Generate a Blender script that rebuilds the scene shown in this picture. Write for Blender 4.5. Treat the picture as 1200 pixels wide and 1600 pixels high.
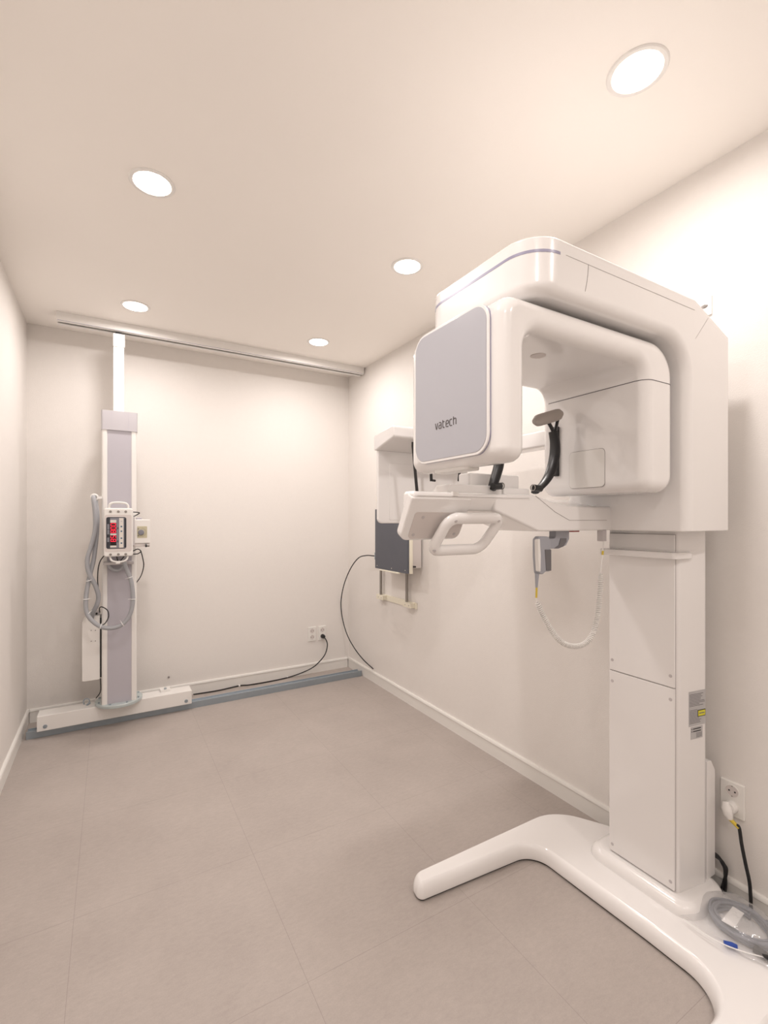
import bpy, bmesh, math, random
from mathutils import Vector, Matrix
C = bpy.context
COL = C.scene.collection
for o in list(bpy.data.objects):
    bpy.data.objects.remove(o)
random.seed(4)

# ------------------------------------------------------------------ camera, world, exposure
FPX = 731.0                      # focal length in pixels of the 1200 px wide frame
YAW = math.atan(428 / 731.0)     # the camera looks this far to the right of the room's depth axis
CAMZ = 1.275
SY, CY = math.sin(YAW), math.cos(YAW)
cam_d = bpy.data.cameras.new('camera')
cam = bpy.data.objects.new('camera', cam_d)
COL.objects.link(cam)
cam.location = (0, 0, CAMZ)
cam.rotation_euler = (math.pi / 2, 0, -YAW)
cam_d.sensor_fit = 'HORIZONTAL'
cam_d.sensor_width = 36.0
cam_d.lens = 36.0 * FPX / 1200.0
cam_d.shift_y = 11 / 1200.0
cam_d.clip_start = 0.02
C.scene.camera = cam

world = bpy.data.worlds.new('world')
C.scene.world = world
world.use_nodes = True
world.node_tree.nodes['Background'].inputs[0].default_value = (1.0, 0.95, 0.92, 1)
world.node_tree.nodes['Background'].inputs[1].default_value = 1.25

vs = C.scene.view_settings
vs.view_transform = 'Standard'
vs.look = 'None'
vs.gamma = 1.0
vs.use_curve_mapping = False
vs.exposure = 0.12
LAMP_W = 6.3
LAMP_COL = (1.0, 0.94, 0.912)


def ray(px, py):
    X = (px - 600) / FPX
    return Vector((SY + X * CY, CY - X * SY, (811 - py) / FPX))


def at(px, py, ax, v):           # point of the place seen at a pixel, on the plane axis = v
    d = ray(px, py)
    i = 'xyz'.index(ax)
    o = Vector((0, 0, CAMZ))
    return o + d * ((v - o[i]) / d[i])


# ------------------------------------------------------------------ materials
def lin(c):
    return tuple(((v / 255.0) / 12.92 if v <= 10.3 else (((v / 255.0) + 0.055) / 1.055) ** 2.4) for v in c)


def mat(name, rgb, rough=0.5, metal=0.0, coat=0.0, bump=None, vary=None, emit=None, estr=0.0, spec=0.5):
    m = bpy.data.materials.new(name)
    m.use_nodes = True
    nt = m.node_tree
    b = nt.nodes['Principled BSDF']
    col = (*lin(rgb), 1)
    b.inputs['Base Color'].default_value = col
    b.inputs['Roughness'].default_value = rough
    b.inputs['Metallic'].default_value = metal
    b.inputs['Coat Weight'].default_value = coat
    b.inputs['Coat Roughness'].default_value = 0.06
    b.inputs['Specular IOR Level'].default_value = spec
    if emit:
        b.inputs['Emission Color'].default_value = (*lin(emit), 1)
        b.inputs['Emission Strength'].default_value = estr
    tc = nt.nodes.new('ShaderNodeTexCoord')
    n = nt.nodes.new('ShaderNodeTexNoise')
    nt.links.new(tc.outputs['Object'], n.inputs['Vector'])
    sc, am = vary if vary else (6.0, 0.012)
    n.inputs['Scale'].default_value = sc
    n.inputs['Detail'].default_value = 5
    mr = nt.nodes.new('ShaderNodeMapRange')
    mr.inputs[3].default_value = 1 - am
    mr.inputs[4].default_value = 1 + am
    nt.links.new(n.outputs['Fac'], mr.inputs[0])
    mx = nt.nodes.new('ShaderNodeMix')
    mx.data_type = 'RGBA'
    mx.blend_type = 'MULTIPLY'
    mx.inputs[0].default_value = 1
    mx.inputs[6].default_value = col
    nt.links.new(mr.outputs[0], mx.inputs[7])
    nt.links.new(mx.outputs[2], b.inputs['Base Color'])
    if bump:
        n2 = nt.nodes.new('ShaderNodeTexNoise')
        n2.inputs['Scale'].default_value = bump[0]
        n2.inputs['Detail'].default_value = 3
        nt.links.new(tc.outputs['Object'], n2.inputs['Vector'])
        bp = nt.nodes.new('ShaderNodeBump')
        bp.inputs['Strength'].default_value = bump[1]
        bp.inputs['Distance'].default_value = bump[2]
        nt.links.new(n2.outputs['Fac'], bp.inputs['Height'])
        nt.links.new(bp.outputs['Normal'], b.inputs['Normal'])
    return m


M = {}
M['wall'] = mat('wallpaper', (234, 229, 224), 0.85, bump=(260, 0.35, 0.002), vary=(40, 0.015))
M['ceiling'] = mat('ceiling_paint', (250, 245, 239), 0.9, vary=(2, 0.01))
M['trim'] = mat('trim_white', (236, 233, 228), 0.45)
M['white'] = mat('gloss_white', (240, 237, 235), 0.22, coat=0.6, vary=(3, 0.006))
M['whitem'] = mat('satin_white', (235, 232, 228), 0.4)
M['shade'] = mat('offwhite_and_shade', (214, 206, 202), 0.45)  # off-white parts; on the flap cover this tone stands in for shade
M['seam'] = mat('seam_grey', (150, 143, 140), 0.6)
M['gap'] = mat('gap_grey', (186, 180, 178), 0.6)
M['darkseam'] = mat('seam_dark', (100, 95, 98), 0.6)
M['screw'] = mat('screw_cap', (196, 190, 190), 0.5)
M['panel'] = mat('grey_panel', (180, 180, 187), 0.3, coat=0.3, vary=(3, 0.01))
M['violet'] = mat('pearl_edge', (158, 155, 178), 0.3)
M['logo'] = mat('logo_grey', (92, 86, 86), 0.5)
M['black'] = mat('black_plastic', (26, 26, 28), 0.32)
M['rubber'] = mat('black_rubber', (40, 38, 38), 0.6)
M['cable'] = mat('black_cable', (24, 24, 26), 0.5)
M['greycable'] = mat('grey_cable', (128, 132, 142), 0.5)
M['pad'] = mat('grey_pad', (172, 163, 156), 0.6)
M['slate'] = mat('slate_panel', (86, 88, 96), 0.5, vary=(20, 0.03))
M['cream'] = mat('cream_plastic', (238, 232, 214), 0.45)
M['rod'] = mat('steel_rod', (150, 145, 140), 0.35, metal=0.6)
M['lav'] = mat('grey_insert', (186, 182, 189), 0.45)
M['cap'] = mat('grey_cap', (190, 186, 190), 0.45)
M['galv'] = mat('galvanised', (160, 170, 178), 0.38, metal=0.55, vary=(30, 0.06))
M['hose'] = mat('grey_hose', (168, 169, 173), 0.5)
M['handset'] = mat('handset_grey', (162, 163, 170), 0.4)
M['handset_dark'] = mat('handset_dark_grey', (108, 106, 108), 0.5)
M['yellow'] = mat('yellow_sleeve', (214, 188, 66), 0.5)
M['screen'] = mat('dark_screen', (52, 54, 62), 0.25)
M['screen_mid'] = mat('screen_grey', (128, 128, 136), 0.4)
M['keys'] = mat('key_strip', (220, 214, 206), 0.5)
M['blue'] = mat('blue_key', (38, 88, 120), 0.4)
M['navy'] = mat('blue_plug', (40, 74, 160), 0.4)
M['red'] = mat('led_red', (60, 0, 10), 0.4, emit=(255, 30, 60), estr=1.6)
M['redlens'] = mat('red_lens', (150, 40, 30), 0.3)
M['ledblack'] = mat('led_window', (24, 8, 10), 0.2)
M['dial'] = mat('dial_plate', (196, 188, 160), 0.5)
M['label'] = mat('sticker_silver', (188, 186, 186), 0.4)
M['labelink'] = mat('sticker_ink', (112, 108, 110), 0.6)
M['labelblack'] = mat('sticker_black', (48, 46, 46), 0.6)
M['labelyellow'] = mat('sticker_yellow', (222, 214, 60), 0.5)
M['paper'] = mat('white_paper', (240, 238, 236), 0.5)
M['lamp'] = mat('lamp_diffuser', (255, 255, 255), 0.5, emit=(255, 244, 232), estr=9.0)
M['translucent'] = mat('frosted_edge', (188, 198, 198), 0.2, coat=0.5)

# vinyl floor: mottled warm grey tiles with fine seams
fm = bpy.data.materials.new('vinyl_floor')
fm.use_nodes = True
nt = fm.node_tree
b = nt.nodes['Principled BSDF']
tc = nt.nodes.new('ShaderNodeTexCoord')


def noise(scale, detail, rough=0.6, stretch=None):
    n = nt.nodes.new('ShaderNodeTexNoise')
    n.inputs['Scale'].default_value = scale
    n.inputs['Detail'].default_value = detail
    n.inputs['Roughness'].default_value = rough
    if stretch:
        mp = nt.nodes.new('ShaderNodeMapping')
        mp.inputs['Scale'].default_value = stretch
        nt.links.new(tc.outputs['Object'], mp.inputs[0])
        nt.links.new(mp.outputs[0], n.inputs['Vector'])
    else:
        nt.links.new(tc.outputs['Object'], n.inputs['Vector'])
    return n.outputs['Fac']


def math_n(op, a, bb=None):
    n = nt.nodes.new('ShaderNodeMath')
    n.operation = op
    for i, v in enumerate((a, bb)):
        if v is None:
            continue
        if isinstance(v, (int, float)):
            n.inputs[i].default_value = v
        else:
            nt.links.new(v, n.inputs[i])
    return n.outputs[0]


f1 = noise(2.6, 8, 0.65)
f2 = noise(38, 6, 0.7, (1.0, 2.2, 1))
f3 = noise(240, 3, 0.6)
sm = math_n('ADD', math_n('MULTIPLY', f1, 0.45), math_n('ADD', math_n('MULTIPLY', f2, 0.35), math_n('MULTIPLY', f3, 0.2)))
cr = nt.nodes.new('ShaderNodeValToRGB')
cr.color_ramp.elements[0].position = 0.3
cr.color_ramp.elements[0].color = (*lin((162, 152, 146)), 1)
cr.color_ramp.elements[1].position = 0.72
cr.color_ramp.elements[1].color = (*lin((188, 178, 171)), 1)
nt.links.new(sm, cr.inputs[0])
sep = nt.nodes.new('ShaderNodeSeparateXYZ')
nt.links.new(tc.outputs['Object'], sep.inputs[0])


def seam_mask(sock, off, per):
    d = math_n('MODULO', math_n('ADD', sock, 10 * per - off + per / 2), per)
    d = math_n('ABSOLUTE', math_n('SUBTRACT', d, per / 2))
    return math_n('LESS_THAN', d, 0.0007)


sk = math_n('MAXIMUM', seam_mask(sep.outputs[0], -0.1, 0.57), seam_mask(sep.outputs[1], 1.217, 0.57))
mx = nt.nodes.new('ShaderNodeMix')
mx.data_type = 'RGBA'
nt.links.new(math_n('MULTIPLY', sk, 0.32), mx.inputs[0])
nt.links.new(cr.outputs[0], mx.inputs[6])
mx.inputs[7].default_value = (*lin((96, 86, 82)), 1)
nt.links.new(mx.outputs[2], b.inputs['Base Color'])
b.inputs['Roughness'].default_value = 0.55
b.inputs['Specular IOR Level'].default_value = 0.35
bp = nt.nodes.new('ShaderNodeBump')
bp.inputs['Strength'].default_value = 0.12
bp.inputs['Distance'].default_value = 0.001
nt.links.new(f3, bp.inputs['Height'])
nt.links.new(bp.outputs['Normal'], b.inputs['Normal'])
M['floor'] = fm

# thin clear plastic film
pm = bpy.data.materials.new('clear_film')
pm.use_nodes = True
nt = pm.node_tree
nt.nodes.clear()
out = nt.nodes.new('ShaderNodeOutputMaterial')
tr = nt.nodes.new('ShaderNodeBsdfTransparent')
tr.inputs[0].default_value = (0.985, 0.985, 0.988, 1)
gl = nt.nodes.new('ShaderNodeBsdfGlossy')
gl.inputs[1].default_value = 0.08
df = nt.nodes.new('ShaderNodeBsdfDiffuse')
df.inputs[0].default_value = (0.93, 0.92, 0.92, 1)
tl_ = nt.nodes.new('ShaderNodeBsdfTranslucent')
tl_.inputs[0].default_value = (0.93, 0.92, 0.92, 1)
m0 = nt.nodes.new('ShaderNodeMixShader')
m0.inputs[0].default_value = 0.5
nt.links.new(df.outputs[0], m0.inputs[1])
nt.links.new(tl_.outputs[0], m0.inputs[2])
m1 = nt.nodes.new('ShaderNodeMixShader')
m2 = nt.nodes.new('ShaderNodeMixShader')
lw_ = nt.nodes.new('ShaderNodeLayerWeight')
lw_.inputs[0].default_value = 0.5
pw_ = nt.nodes.new('ShaderNodeMath')
pw_.operation = 'POWER'
pw_.inputs[1].default_value = 3.0
nt.links.new(lw_.outputs['Facing'], pw_.inputs[0])
fr = nt.nodes.new('ShaderNodeMath')
fr.operation = 'MULTIPLY_ADD'
fr.inputs[1].default_value = 0.5
fr.inputs[2].default_value = 0.07
nt.links.new(pw_.outputs[0], fr.inputs[0])
m1.inputs[0].default_value = 0.25
nt.links.new(tr.outputs[0], m1.inputs[1])
nt.links.new(m0.outputs[0], m1.inputs[2])
nt.links.new(fr.outputs[0], m2.inputs[0])
nt.links.new(m1.outputs[0], m2.inputs[1])
nt.links.new(gl.outputs[0], m2.inputs[2])
nt.links.new(m2.outputs[0], out.inputs[0])
tc = nt.nodes.new('ShaderNodeTexCoord')
n2 = nt.nodes.new('ShaderNodeTexNoise')
n2.inputs['Scale'].default_value = 30
nt.links.new(tc.outputs['Object'], n2.inputs['Vector'])
bp = nt.nodes.new('ShaderNodeBump')
bp.inputs['Strength'].default_value = 0.5
bp.inputs['Distance'].default_value = 0.01
nt.links.new(n2.outputs['Fac'], bp.inputs['Height'])
nt.links.new(bp.outputs['Normal'], gl.inputs['Normal'])
M['film'] = pm


# ------------------------------------------------------------------ mesh helpers
def arc(cx, cy, r, a0, a1, n):
    return [(cx + r * math.cos(a0 + (a1 - a0) * i / n), cy + r * math.sin(a0 + (a1 - a0) * i / n)) for i in range(n + 1)]


def rpoly(pts, seg=6):
    """polygon of (u, v) or (u, v, radius) with its corners rounded"""
    out = []
    n = len(pts)
    for i, p in enumerate(pts):
        r = p[2] if len(p) > 2 else 0
        P = Vector(p[:2])
        if r <= 0:
            out.append(tuple(P))
            continue
        A = Vector(pts[i - 1][:2]) - P
        B = Vector(pts[(i + 1) % n][:2]) - P
        la, lb = A.length, B.length
        A.normalize()
        B.normalize()
        ang = A.angle(B)
        t = r / math.tan(ang / 2)
        t = min(t, la * 0.49, lb * 0.49)
        rr = t * math.tan(ang / 2)
        cen = P + (A + B).normalized() * (rr / math.sin(ang / 2))
        s = P + A * t - cen
        e = P + B * t - cen
        a0 = math.atan2(s.y, s.x)
        a1 = math.atan2(e.y, e.x)
        d = a1 - a0
        while d > math.pi:
            d -= 2 * math.pi
        while d < -math.pi:
            d += 2 * math.pi
        k = max(2, int(seg * abs(d) / (math.pi / 2) + 0.5))
        for j in range(k + 1):
            out.append((cen.x + rr * math.cos(a0 + d * j / k), cen.y + rr * math.sin(a0 + d * j / k)))
    return out


def rrect(x0, x1, y0, y1, r, seg=6):
    return rpoly([(x0, y0, r), (x1, y0, r), (x1, y1, r), (x0, y1, r)], seg)


def area2(p):
    return sum(p[i - 1][0] * p[i][1] - p[i][0] * p[i - 1][1] for i in range(len(p)))


def inset(poly, d):
    """move a dense closed outline inwards by d"""
    sgn = 1 if area2(poly) > 0 else -1
    n = len(poly)
    out = []
    for i in range(n):
        a, p, c = Vector(poly[i - 1]), Vector(poly[i]), Vector(poly[(i + 1) % n])
        e1 = (p - a).normalized() if (p - a).length > 1e-9 else Vector((1, 0))
        e2 = (c - p).normalized() if (c - p).length > 1e-9 else e1
        n1 = Vector((-e1.y, e1.x)) * sgn
        n2 = Vector((-e2.y, e2.x)) * sgn
        nn = (n1 + n2)
        if nn.length < 1e-6:
            nn = n1
        nn.normalize()
        k = max(0.5, nn.dot(n1))
        q = p + nn * (d / k)
        out.append((q.x, q.y))
    return out


class MB:
    def __init__(s):
        s.v, s.f, s.m = [], [], []
        s.mats = []

    def mi(s, m):
        if m not in s.mats:
            s.mats.append(m)
        return s.mats.index(m)

    def add(s, vs_, fs, m):
        o = len(s.v)
        s.v += [tuple(p) for p in vs_]
        k = s.mi(m)
        for f in fs:
            s.f.append([i + o for i in f])
            s.m.append(k)
        return s

    def box(s, x0, x1, y0, y1, z0, z1, m):
        vs_ = [(x, y, z) for z in (z0, z1) for y in (y0, y1) for x in (x0, x1)]
        return s.add(vs_, [(0, 2, 3, 1), (4, 5, 7, 6), (0, 1, 5, 4), (2, 6, 7, 3), (0, 4, 6, 2), (1, 3, 7, 5)], m)

    def prism(s, poly, axis, a0, a1, m):
        def mp(u, v, a):
            return {'x': (a, u, v), 'y': (u, a, v), 'z': (u, v, a)}[axis]
        n = len(poly)
        vs_ = [mp(u, v, a0) for u, v in poly] + [mp(u, v, a1) for u, v in poly]
        fs = [list(range(n))[::-1], list(range(n, 2 * n))]
        fs += [(i, (i + 1) % n, n + (i + 1) % n, n + i) for i in range(n)]
        return s.add(vs_, fs, m)

    def loft(s, rings, m, caps=True, closed=True):
        n = len(rings[0])
        vs_ = [p for r in rings for p in r]
        fs = []
        for k in range(len(rings) - 1):
            for i in range(n if closed else n - 1):
                j = (i + 1) % n
                fs.append((k * n + i, k * n + j, (k + 1) * n + j, (k + 1) * n + i))
        if caps:
            fs.append(list(range(n))[::-1])
            fs.append([(len(rings) - 1) * n + i for i in range(n)])
        return s.add(vs_, fs, m)

    def sweep(s, path, r, m, n=10, closed=False, flat=None):
        """tube along a path; r is a number or a list; flat=(a, b, side) gives an elliptic section"""
        path = [Vector(p) for p in path]
        N = len(path)
        rings = []
        up = None
        for i in range(N):
            if closed:
                t = path[(i + 1) % N] - path[i - 1]
            else:
                t = path[min(i + 1, N - 1)] - path[max(i - 1, 0)]
            t.normalize()
            if flat:
                up = Vector(flat[2])
                up = (up - t * up.dot(t)).normalized()
            elif up is None:
                up = Vector((0, 0, 1)) if abs(t.z) < 0.9 else Vector((1, 0, 0))
                up = (up - t * up.dot(t)).normalized()
            else:
                up = (up - t * up.dot(t)).normalized()
            sd = t.cross(up)
            rr = r[i] if isinstance(r, (list, tuple)) else r
            ru, rs = (flat[0] * rr, flat[1] * rr) if flat else (rr, rr)
            rings.append([path[i] + up * (ru * math.cos(2 * math.pi * k / n)) + sd * (rs * math.sin(2 * math.pi * k / n)) for k in range(n)])
        if closed:
            rings.append(rings[0])
        return s.loft(rings, m, caps=not closed)

    def cyl(s, p0, p1, r, m, n=20, r1=None):
        return s.sweep([p0, p1], [r, r if r1 is None else r1], m, n)

    def disc_stack(s, cen, axis, prof, m, n=32):
        """lathe: prof = [(radius, height)...] about an axis through cen"""
        rings = []
        for r, h in prof:
            ring = []
            for k in range(n):
                a = 2 * math.pi * k / n
                u, v = r * math.cos(a), r * math.sin(a)
                d = {'x': (h, u, v), 'y': (u, h, v), 'z': (u, v, h)}[axis]
                ring.append((cen[0] + d[0], cen[1] + d[1], cen[2] + d[2]))
            rings.append(ring)
        return s.loft(rings, m)

    def ribbon(s, pts, w, fn, m):
        """flat stroke of width w along 2D points; fn maps (u, v, h) into the place"""
        pts = [Vector(p) for p in pts]
        L, R = [], []
        for i, p in enumerate(pts):
            a = (p - pts[i - 1]).normalized() if i else (pts[1] - p).normalized()
            c = (pts[i + 1] - p).normalized() if i < len(pts) - 1 else a
            nn = Vector((-a.y - c.y, a.x + c.x)).normalized()
            k = w / 2 / max(0.6, nn.dot(Vector((-a.y, a.x))))
            L.append(p + nn * k)
            R.append(p - nn * k)
        n = len(pts)
        vs_ = [fn(q.x, q.y, 1) for q in L] + [fn(q.x, q.y, 1) for q in R] + [fn(q.x, q.y, 0) for q in L] + [fn(q.x, q.y, 0) for q in R]
        fs = []
        for i in range(n - 1):
            fs += [(i, i + 1, n + i + 1, n + i), (2 * n + i, 3 * n + i, 3 * n + i + 1, 2 * n + i + 1),
                   (i, 2 * n + i, 2 * n + i + 1, i + 1), (n + i, n + i + 1, 3 * n + i + 1, 3 * n + i)]
        fs += [(0, n, 3 * n, 2 * n), (n - 1, 3 * n - 1, 4 * n - 1, 2 * n - 1)]
        return s.add(vs_, fs, m)

    def build(s, name, parent=None, bev=0, seg=3, ang=40, flt=None, smooth=35, loc=None):
        me = bpy.data.meshes.new(name)
        me.from_pydata(s.v, [], s.f)
        for m in s.mats:
            me.materials.append(M[m])
        for p, k in zip(me.polygons, s.m):
            p.material_index = k
        bm = bmesh.new()
        bm.from_mesh(me)
        bmesh.ops.remove_doubles(bm, verts=bm.verts, dist=1e-6)
        bmesh.ops.recalc_face_normals(bm, faces=bm.faces)
        if bev:
            es = [e for e in bm.edges if len(e.link_faces) == 2 and e.calc_face_angle(0) > math.radians(ang)]
            if flt:
                es = [e for e in es if flt((e.verts[0].co + e.verts[1].co) / 2, e)]
            bmesh.ops.bevel(bm, geom=es, offset=bev, segments=seg, profile=0.5, affect='EDGES', clamp_overlap=True)
        org = Vector(loc) if loc is not None else Vector((0, 0, 0))
        if loc is not None:
            bmesh.ops.translate(bm, verts=bm.verts, vec=-org)
        bm.to_mesh(me)
        bm.free()
        for p in me.polygons:
            p.use_smooth = True
        me.set_sharp_from_angle(angle=math.radians(smooth))
        o = bpy.data.objects.new(name, me)
        COL.objects.link(o)
        if loc is not None:
            o.location = org
        w = o.modifiers.new('weighted', 'WEIGHTED_NORMAL')
        w.keep_sharp = True
        if parent is not None:
            o.parent = parent
            o.matrix_parent_inverse = WORLD_OF(parent).inverted()
        return o


def WORLD_OF(o):
    m = Matrix.Translation(o.location)
    if o.parent:
        m = WORLD_OF(o.parent) @ o.matrix_parent_inverse @ m
    return m


def thing(name, label, cat, loc, group=None):
    o = bpy.data.objects.new(name, None)
    o.empty_display_size = 0.05
    COL.objects.link(o)
    o.location = loc
    return tag(o, label, cat, group)


def tag(o, label, cat, group=None):
    o['label'] = label
    o['category'] = cat
    if group:
        o['group'] = group
    return o


def struct(o, label=None):
    o['kind'] = 'structure'
    if label:
        o['label'] = label
    return o


def spline(pts, n=8, closed=False):
    """Catmull-Rom through points"""
    P = [Vector(p) for p in pts]
    N = len(P)
    out = []
    for i in range(N if closed else N - 1):
        if closed:
            p0, p1, p2, p3 = P[i - 1], P[i], P[(i + 1) % N], P[(i + 2) % N]
        else:
            p0, p1, p2, p3 = P[max(i - 1, 0)], P[i], P[i + 1], P[min(i + 2, N - 1)]
        for k in range(n):
            t = k / n
            out.append(0.5 * ((2 * p1) + (p2 - p0) * t + (2 * p0 - 5 * p1 + 4 * p2 - p3) * t * t + (3 * p1 - p0 - 3 * p2 + p3) * t ** 3))
    if not closed:
        out.append(P[-1])
    return out


def resample(path, step):
    out = [path[0]]
    acc = 0
    for a, b_ in zip(path[:-1], path[1:]):
        d = (b_ - a).length
        while acc + d >= step and d > 1e-9:
            t = (step - acc) / d
            a = a + (b_ - a) * t
            out.append(a.copy())
            d = (b_ - a).length
            acc = 0
        acc += d
    out.append(path[-1])
    return out


# ------------------------------------------------------------------ room
XL, XR, YB, YF, H = -0.449, 1.784, 3.651, -1.1, 2.5
T = 0.1
struct(MB().box(XL - T, XR + T, YF - T, YB + T, -0.1, 0, 'floor').build('floor'), 'warm grey mottled vinyl floor with fine tile seams')
struct(MB().box(XL - T, XR + T, YF - T, YB + T, H, H + 0.1, 'ceiling').build('ceiling'), 'pale warm white flat ceiling')
struct(MB().box(XL - T, XL, YF, YB, 0, H, 'wall').build('wall_left'), 'cream wallpapered wall at left')
struct(MB().box(XR, XR + T, YF, YB, 0, H, 'wall').build('wall_right'), 'cream wallpapered wall behind the panoramic machine')
struct(MB().box(XL - T, XR + T, YF - T, YF, 0, H, 'wall').build('wall_front'), 'cream wall behind the viewpoint')
struct(MB().box(XL - T, XR + T, YB, YB + T, 0, H, 'wall').build('wall_back'), 'cream wallpapered wall behind the tube stand')


def skirting(name, axis, a0, a1, face, sgn):
    prof = [(0, 0), (0.011, 0), (0.011, 0.066), (0.015, 0.07), (0.015, 0.078), (0.011, 0.084), (0, 0.084)]
    p = [(face + sgn * u, v) for u, v in prof]
    mb = MB().prism(p, axis, a0, a1, 'trim')
    return struct(mb.build(name), 'white moulded baseboard')


skirting('baseboard_left', 'y', YF, YB, XL, 1)
skirting('baseboard_right', 'y', YF, YB, XR, -1)
skirting('baseboard_back', 'x', XL + 0.016, XR - 0.016, YB, -1)

# ------------------------------------------------------------------ downlights
lamps = [
    (1.245, 0.755, 'round recessed downlight above the panoramic machine, largest in the photo'),
    (0.133, 1.899, 'round recessed downlight nearest the left wall, halfway down the ceiling'),
    (1.243, 1.900, 'round recessed downlight just left of the panoramic machine arm top'),
    (0.126, 3.045, 'round recessed downlight beside the ceiling rail above the tube column'),
    (1.244, 3.020, 'round recessed downlight beside the ceiling rail near the far right corner'),
    (0.130, 0.755, 'added unseen round recessed downlight overhead, above the top edge of the photo'),  # out of view, added to help light the room
    (1.245, -0.45, 'added unseen round recessed downlight behind the viewpoint on the right'),  # unseen pair behind the camera, added to light the room
    (0.130, -0.45, 'added unseen round recessed downlight behind the viewpoint on the left'),
]
first_lamp = None
for x, y, lab in lamps:
    root = thing('downlight', lab, 'ceiling light', (x, y, H), 'recessed ceiling downlights')
    if first_lamp is None:
        t = MB().disc_stack((x, y, H), 'z', [(0.060, -0.0005), (0.064, -0.004), (0.074, -0.0045), (0.077, -0.002), (0.0775, 0)], 'whitem', 48)
        a = t.build('trim_ring', root)
        dd = MB().disc_stack((x, y, H), 'z', [(0.062, -0.0006), (0.0615, -0.0042), (0.05, -0.0048), (0.001, -0.005)], 'lamp', 48).build('diffuser', root)
        a.matrix_parent_inverse = Matrix()
        dd.matrix_parent_inverse = Matrix()
        for oo in (a, dd):
            oo.data.transform(Matrix.Translation((-x, -y, -H)))
        ld = bpy.data.lights.new('lamp_light', 'AREA')
        ld.shape = 'DISK'
        ld.size = 0.12
        ld.energy = LAMP_W
        ld.color = LAMP_COL
        ld.spread = math.radians(176)
        lo = bpy.data.objects.new('lamp_light', ld)
        COL.objects.link(lo)
        lo.parent = root
        lo.location = (0, 0, -0.008)
        first_lamp = (a, dd, lo)
    else:
        for oo in first_lamp:
            c = oo.copy()
            COL.objects.link(c)
            c.parent = root

# ------------------------------------------------------------------ panoramic x-ray machine
YM = 0.925                                     # its plane of symmetry
pano = thing('panoramic_xray_machine', 'glossy white panoramic dental imaging machine on U-shaped foot by right wall', 'x-ray machine', (1.5, YM, 0))

# foot: a flat U of two legs joined by a bar along the wall
# outline from the inner middle, round one leg, the back, the other leg
o1 = [(x, YM + y, r[0] if r else 0) for x, y, *r in [(1.384, 0.12, 0.5), (1.378, 0.316, 0.085), (0.882, 0.352, 0.022), (0.895, 0.428, 0.048), (1.61, 0.427, 0.20), (1.738, 0.22, 0.14)]]
o2 = [(1.738, YM - 0.22, 0.14), (1.61, YM - 0.427, 0.20), (0.895, YM - 0.428, 0.048), (0.882, YM - 0.352, 0.022), (1.392, YM - 0.330, 0.15), (1.392, YM - 0.10, 0.5)]
foot = rpoly(o1 + o2, 14)


def densify(poly, step):
    out = []
    n = len(poly)
    for i in range(n):
        a, c = Vector(poly[i]), Vector(poly[(i + 1) % n])
        k = max(1, int((c - a).length / step))
        for j in range(k):
            q = a + (c - a) * j / k
            out.append((q.x, q.y))
    return out


foot = densify(foot, 0.025)
mb = MB()
rings = []
for ins, z in [(0.012, 0.007), (0.002, 0.0072), (0.0, 0.011), (0.0008, 0.022), (0.003, 0.034), (0.007, 0.044), (0.012, 0.051), (0.0165, 0.0548), (0.0198, 0.0564), (0.0205, 0.0565)]:
    rings.append([(x, y, z) for x, y in inset(foot, ins)])
mb.loft(rings, 'white')
base = mb.build('foot', pano, smooth=60)
mb = MB()
mb.loft([[(x, y, z) for x, y in inset(foot, 0.007)] for z in (0.0, 0.008)], 'rubber')
mb.build('rubber_pad', base)

# raised collar the column stands in
ring0 = rrect(1.50, 1.735, YM - 0.185, YM + 0.185, 0.06, 8)
rings = [[(x, y, z) for x, y in inset(ring0, i)] for i, z in [(0.0, 0.055), (0.001, 0.066), (0.006, 0.078), (0.014, 0.086), (0.026, 0.091), (0.03, 0.0915)]]
MB().loft(rings, 'white').build('foot_collar', base, smooth=60)

# column: flat front, sides that splay towards the wall
plan = rpoly([(1.548, YM - 0.119, 0.012), (1.690, YM - 0.142, 0.02), (1.690, YM + 0.142, 0.02), (1.548, YM + 0.119, 0.012)], 6)
column = MB().prism(plan, 'z', 0.088, 1.245, 'white').build('column', pano)
for z0, z1, scr in ((0.096, 0.736, (0.12, 0.70)), (0.739, 1.225, (0.775,))):
    p = MB().box(1.5405, 1.549, YM - 0.112, YM + 0.112, z0, z1, 'white').build('front_panel', column, bev=0.002, seg=2)
    for z in scr:
        for s in (-1, 1):
            MB().disc_stack((1.5405, YM + s * 0.1, z), 'x', [(0.0055, 0.001), (0.0055, -0.0004), (0.004, -0.0006)], 'screw', 16).build('screw_cap', column)
# groove lines round the panels
g = MB()
g.box(1.5465, 1.5482, YM - 0.1128, YM + 0.1128, 0.0955, 1.2258, 'gap')
g.build('panel_gap', column)
# narrow ledge round the column top
led = rpoly([(1.508, YM - 0.130, 0.012), (1.60, YM - 0.140, 0.01), (1.60, YM + 0.140, 0.01), (1.508, YM + 0.130, 0.012)], 5)
MB().prism(led, 'z', 1.149, 1.170, 'white').build('column_ledge', column, bev=0.003, seg=2)
# cable cover behind the column
cov = rpoly([(1.690, 0.09), (1.742, 0.09), (1.742, 0.44), (1.715, 0.478, 0.01), (1.690, 0.478)], 4)
MB().prism(cov, 'y', YM - 0.137, YM + 0.137, 'white').build('cable_cover', column, bev=0.003, seg=2)

# stickers on the column's near side
d_ = Vector((0.142, -0.023, 0)).normalized()
o_ = Vector((1.548, YM - 0.119, 0))
nrm = Vector((-0.023, -0.142, 0)).normalized()


def side_pt(u, z, h):
    q = o_ + d_ * u + nrm * h
    return (q.x, q.y, z)


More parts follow.
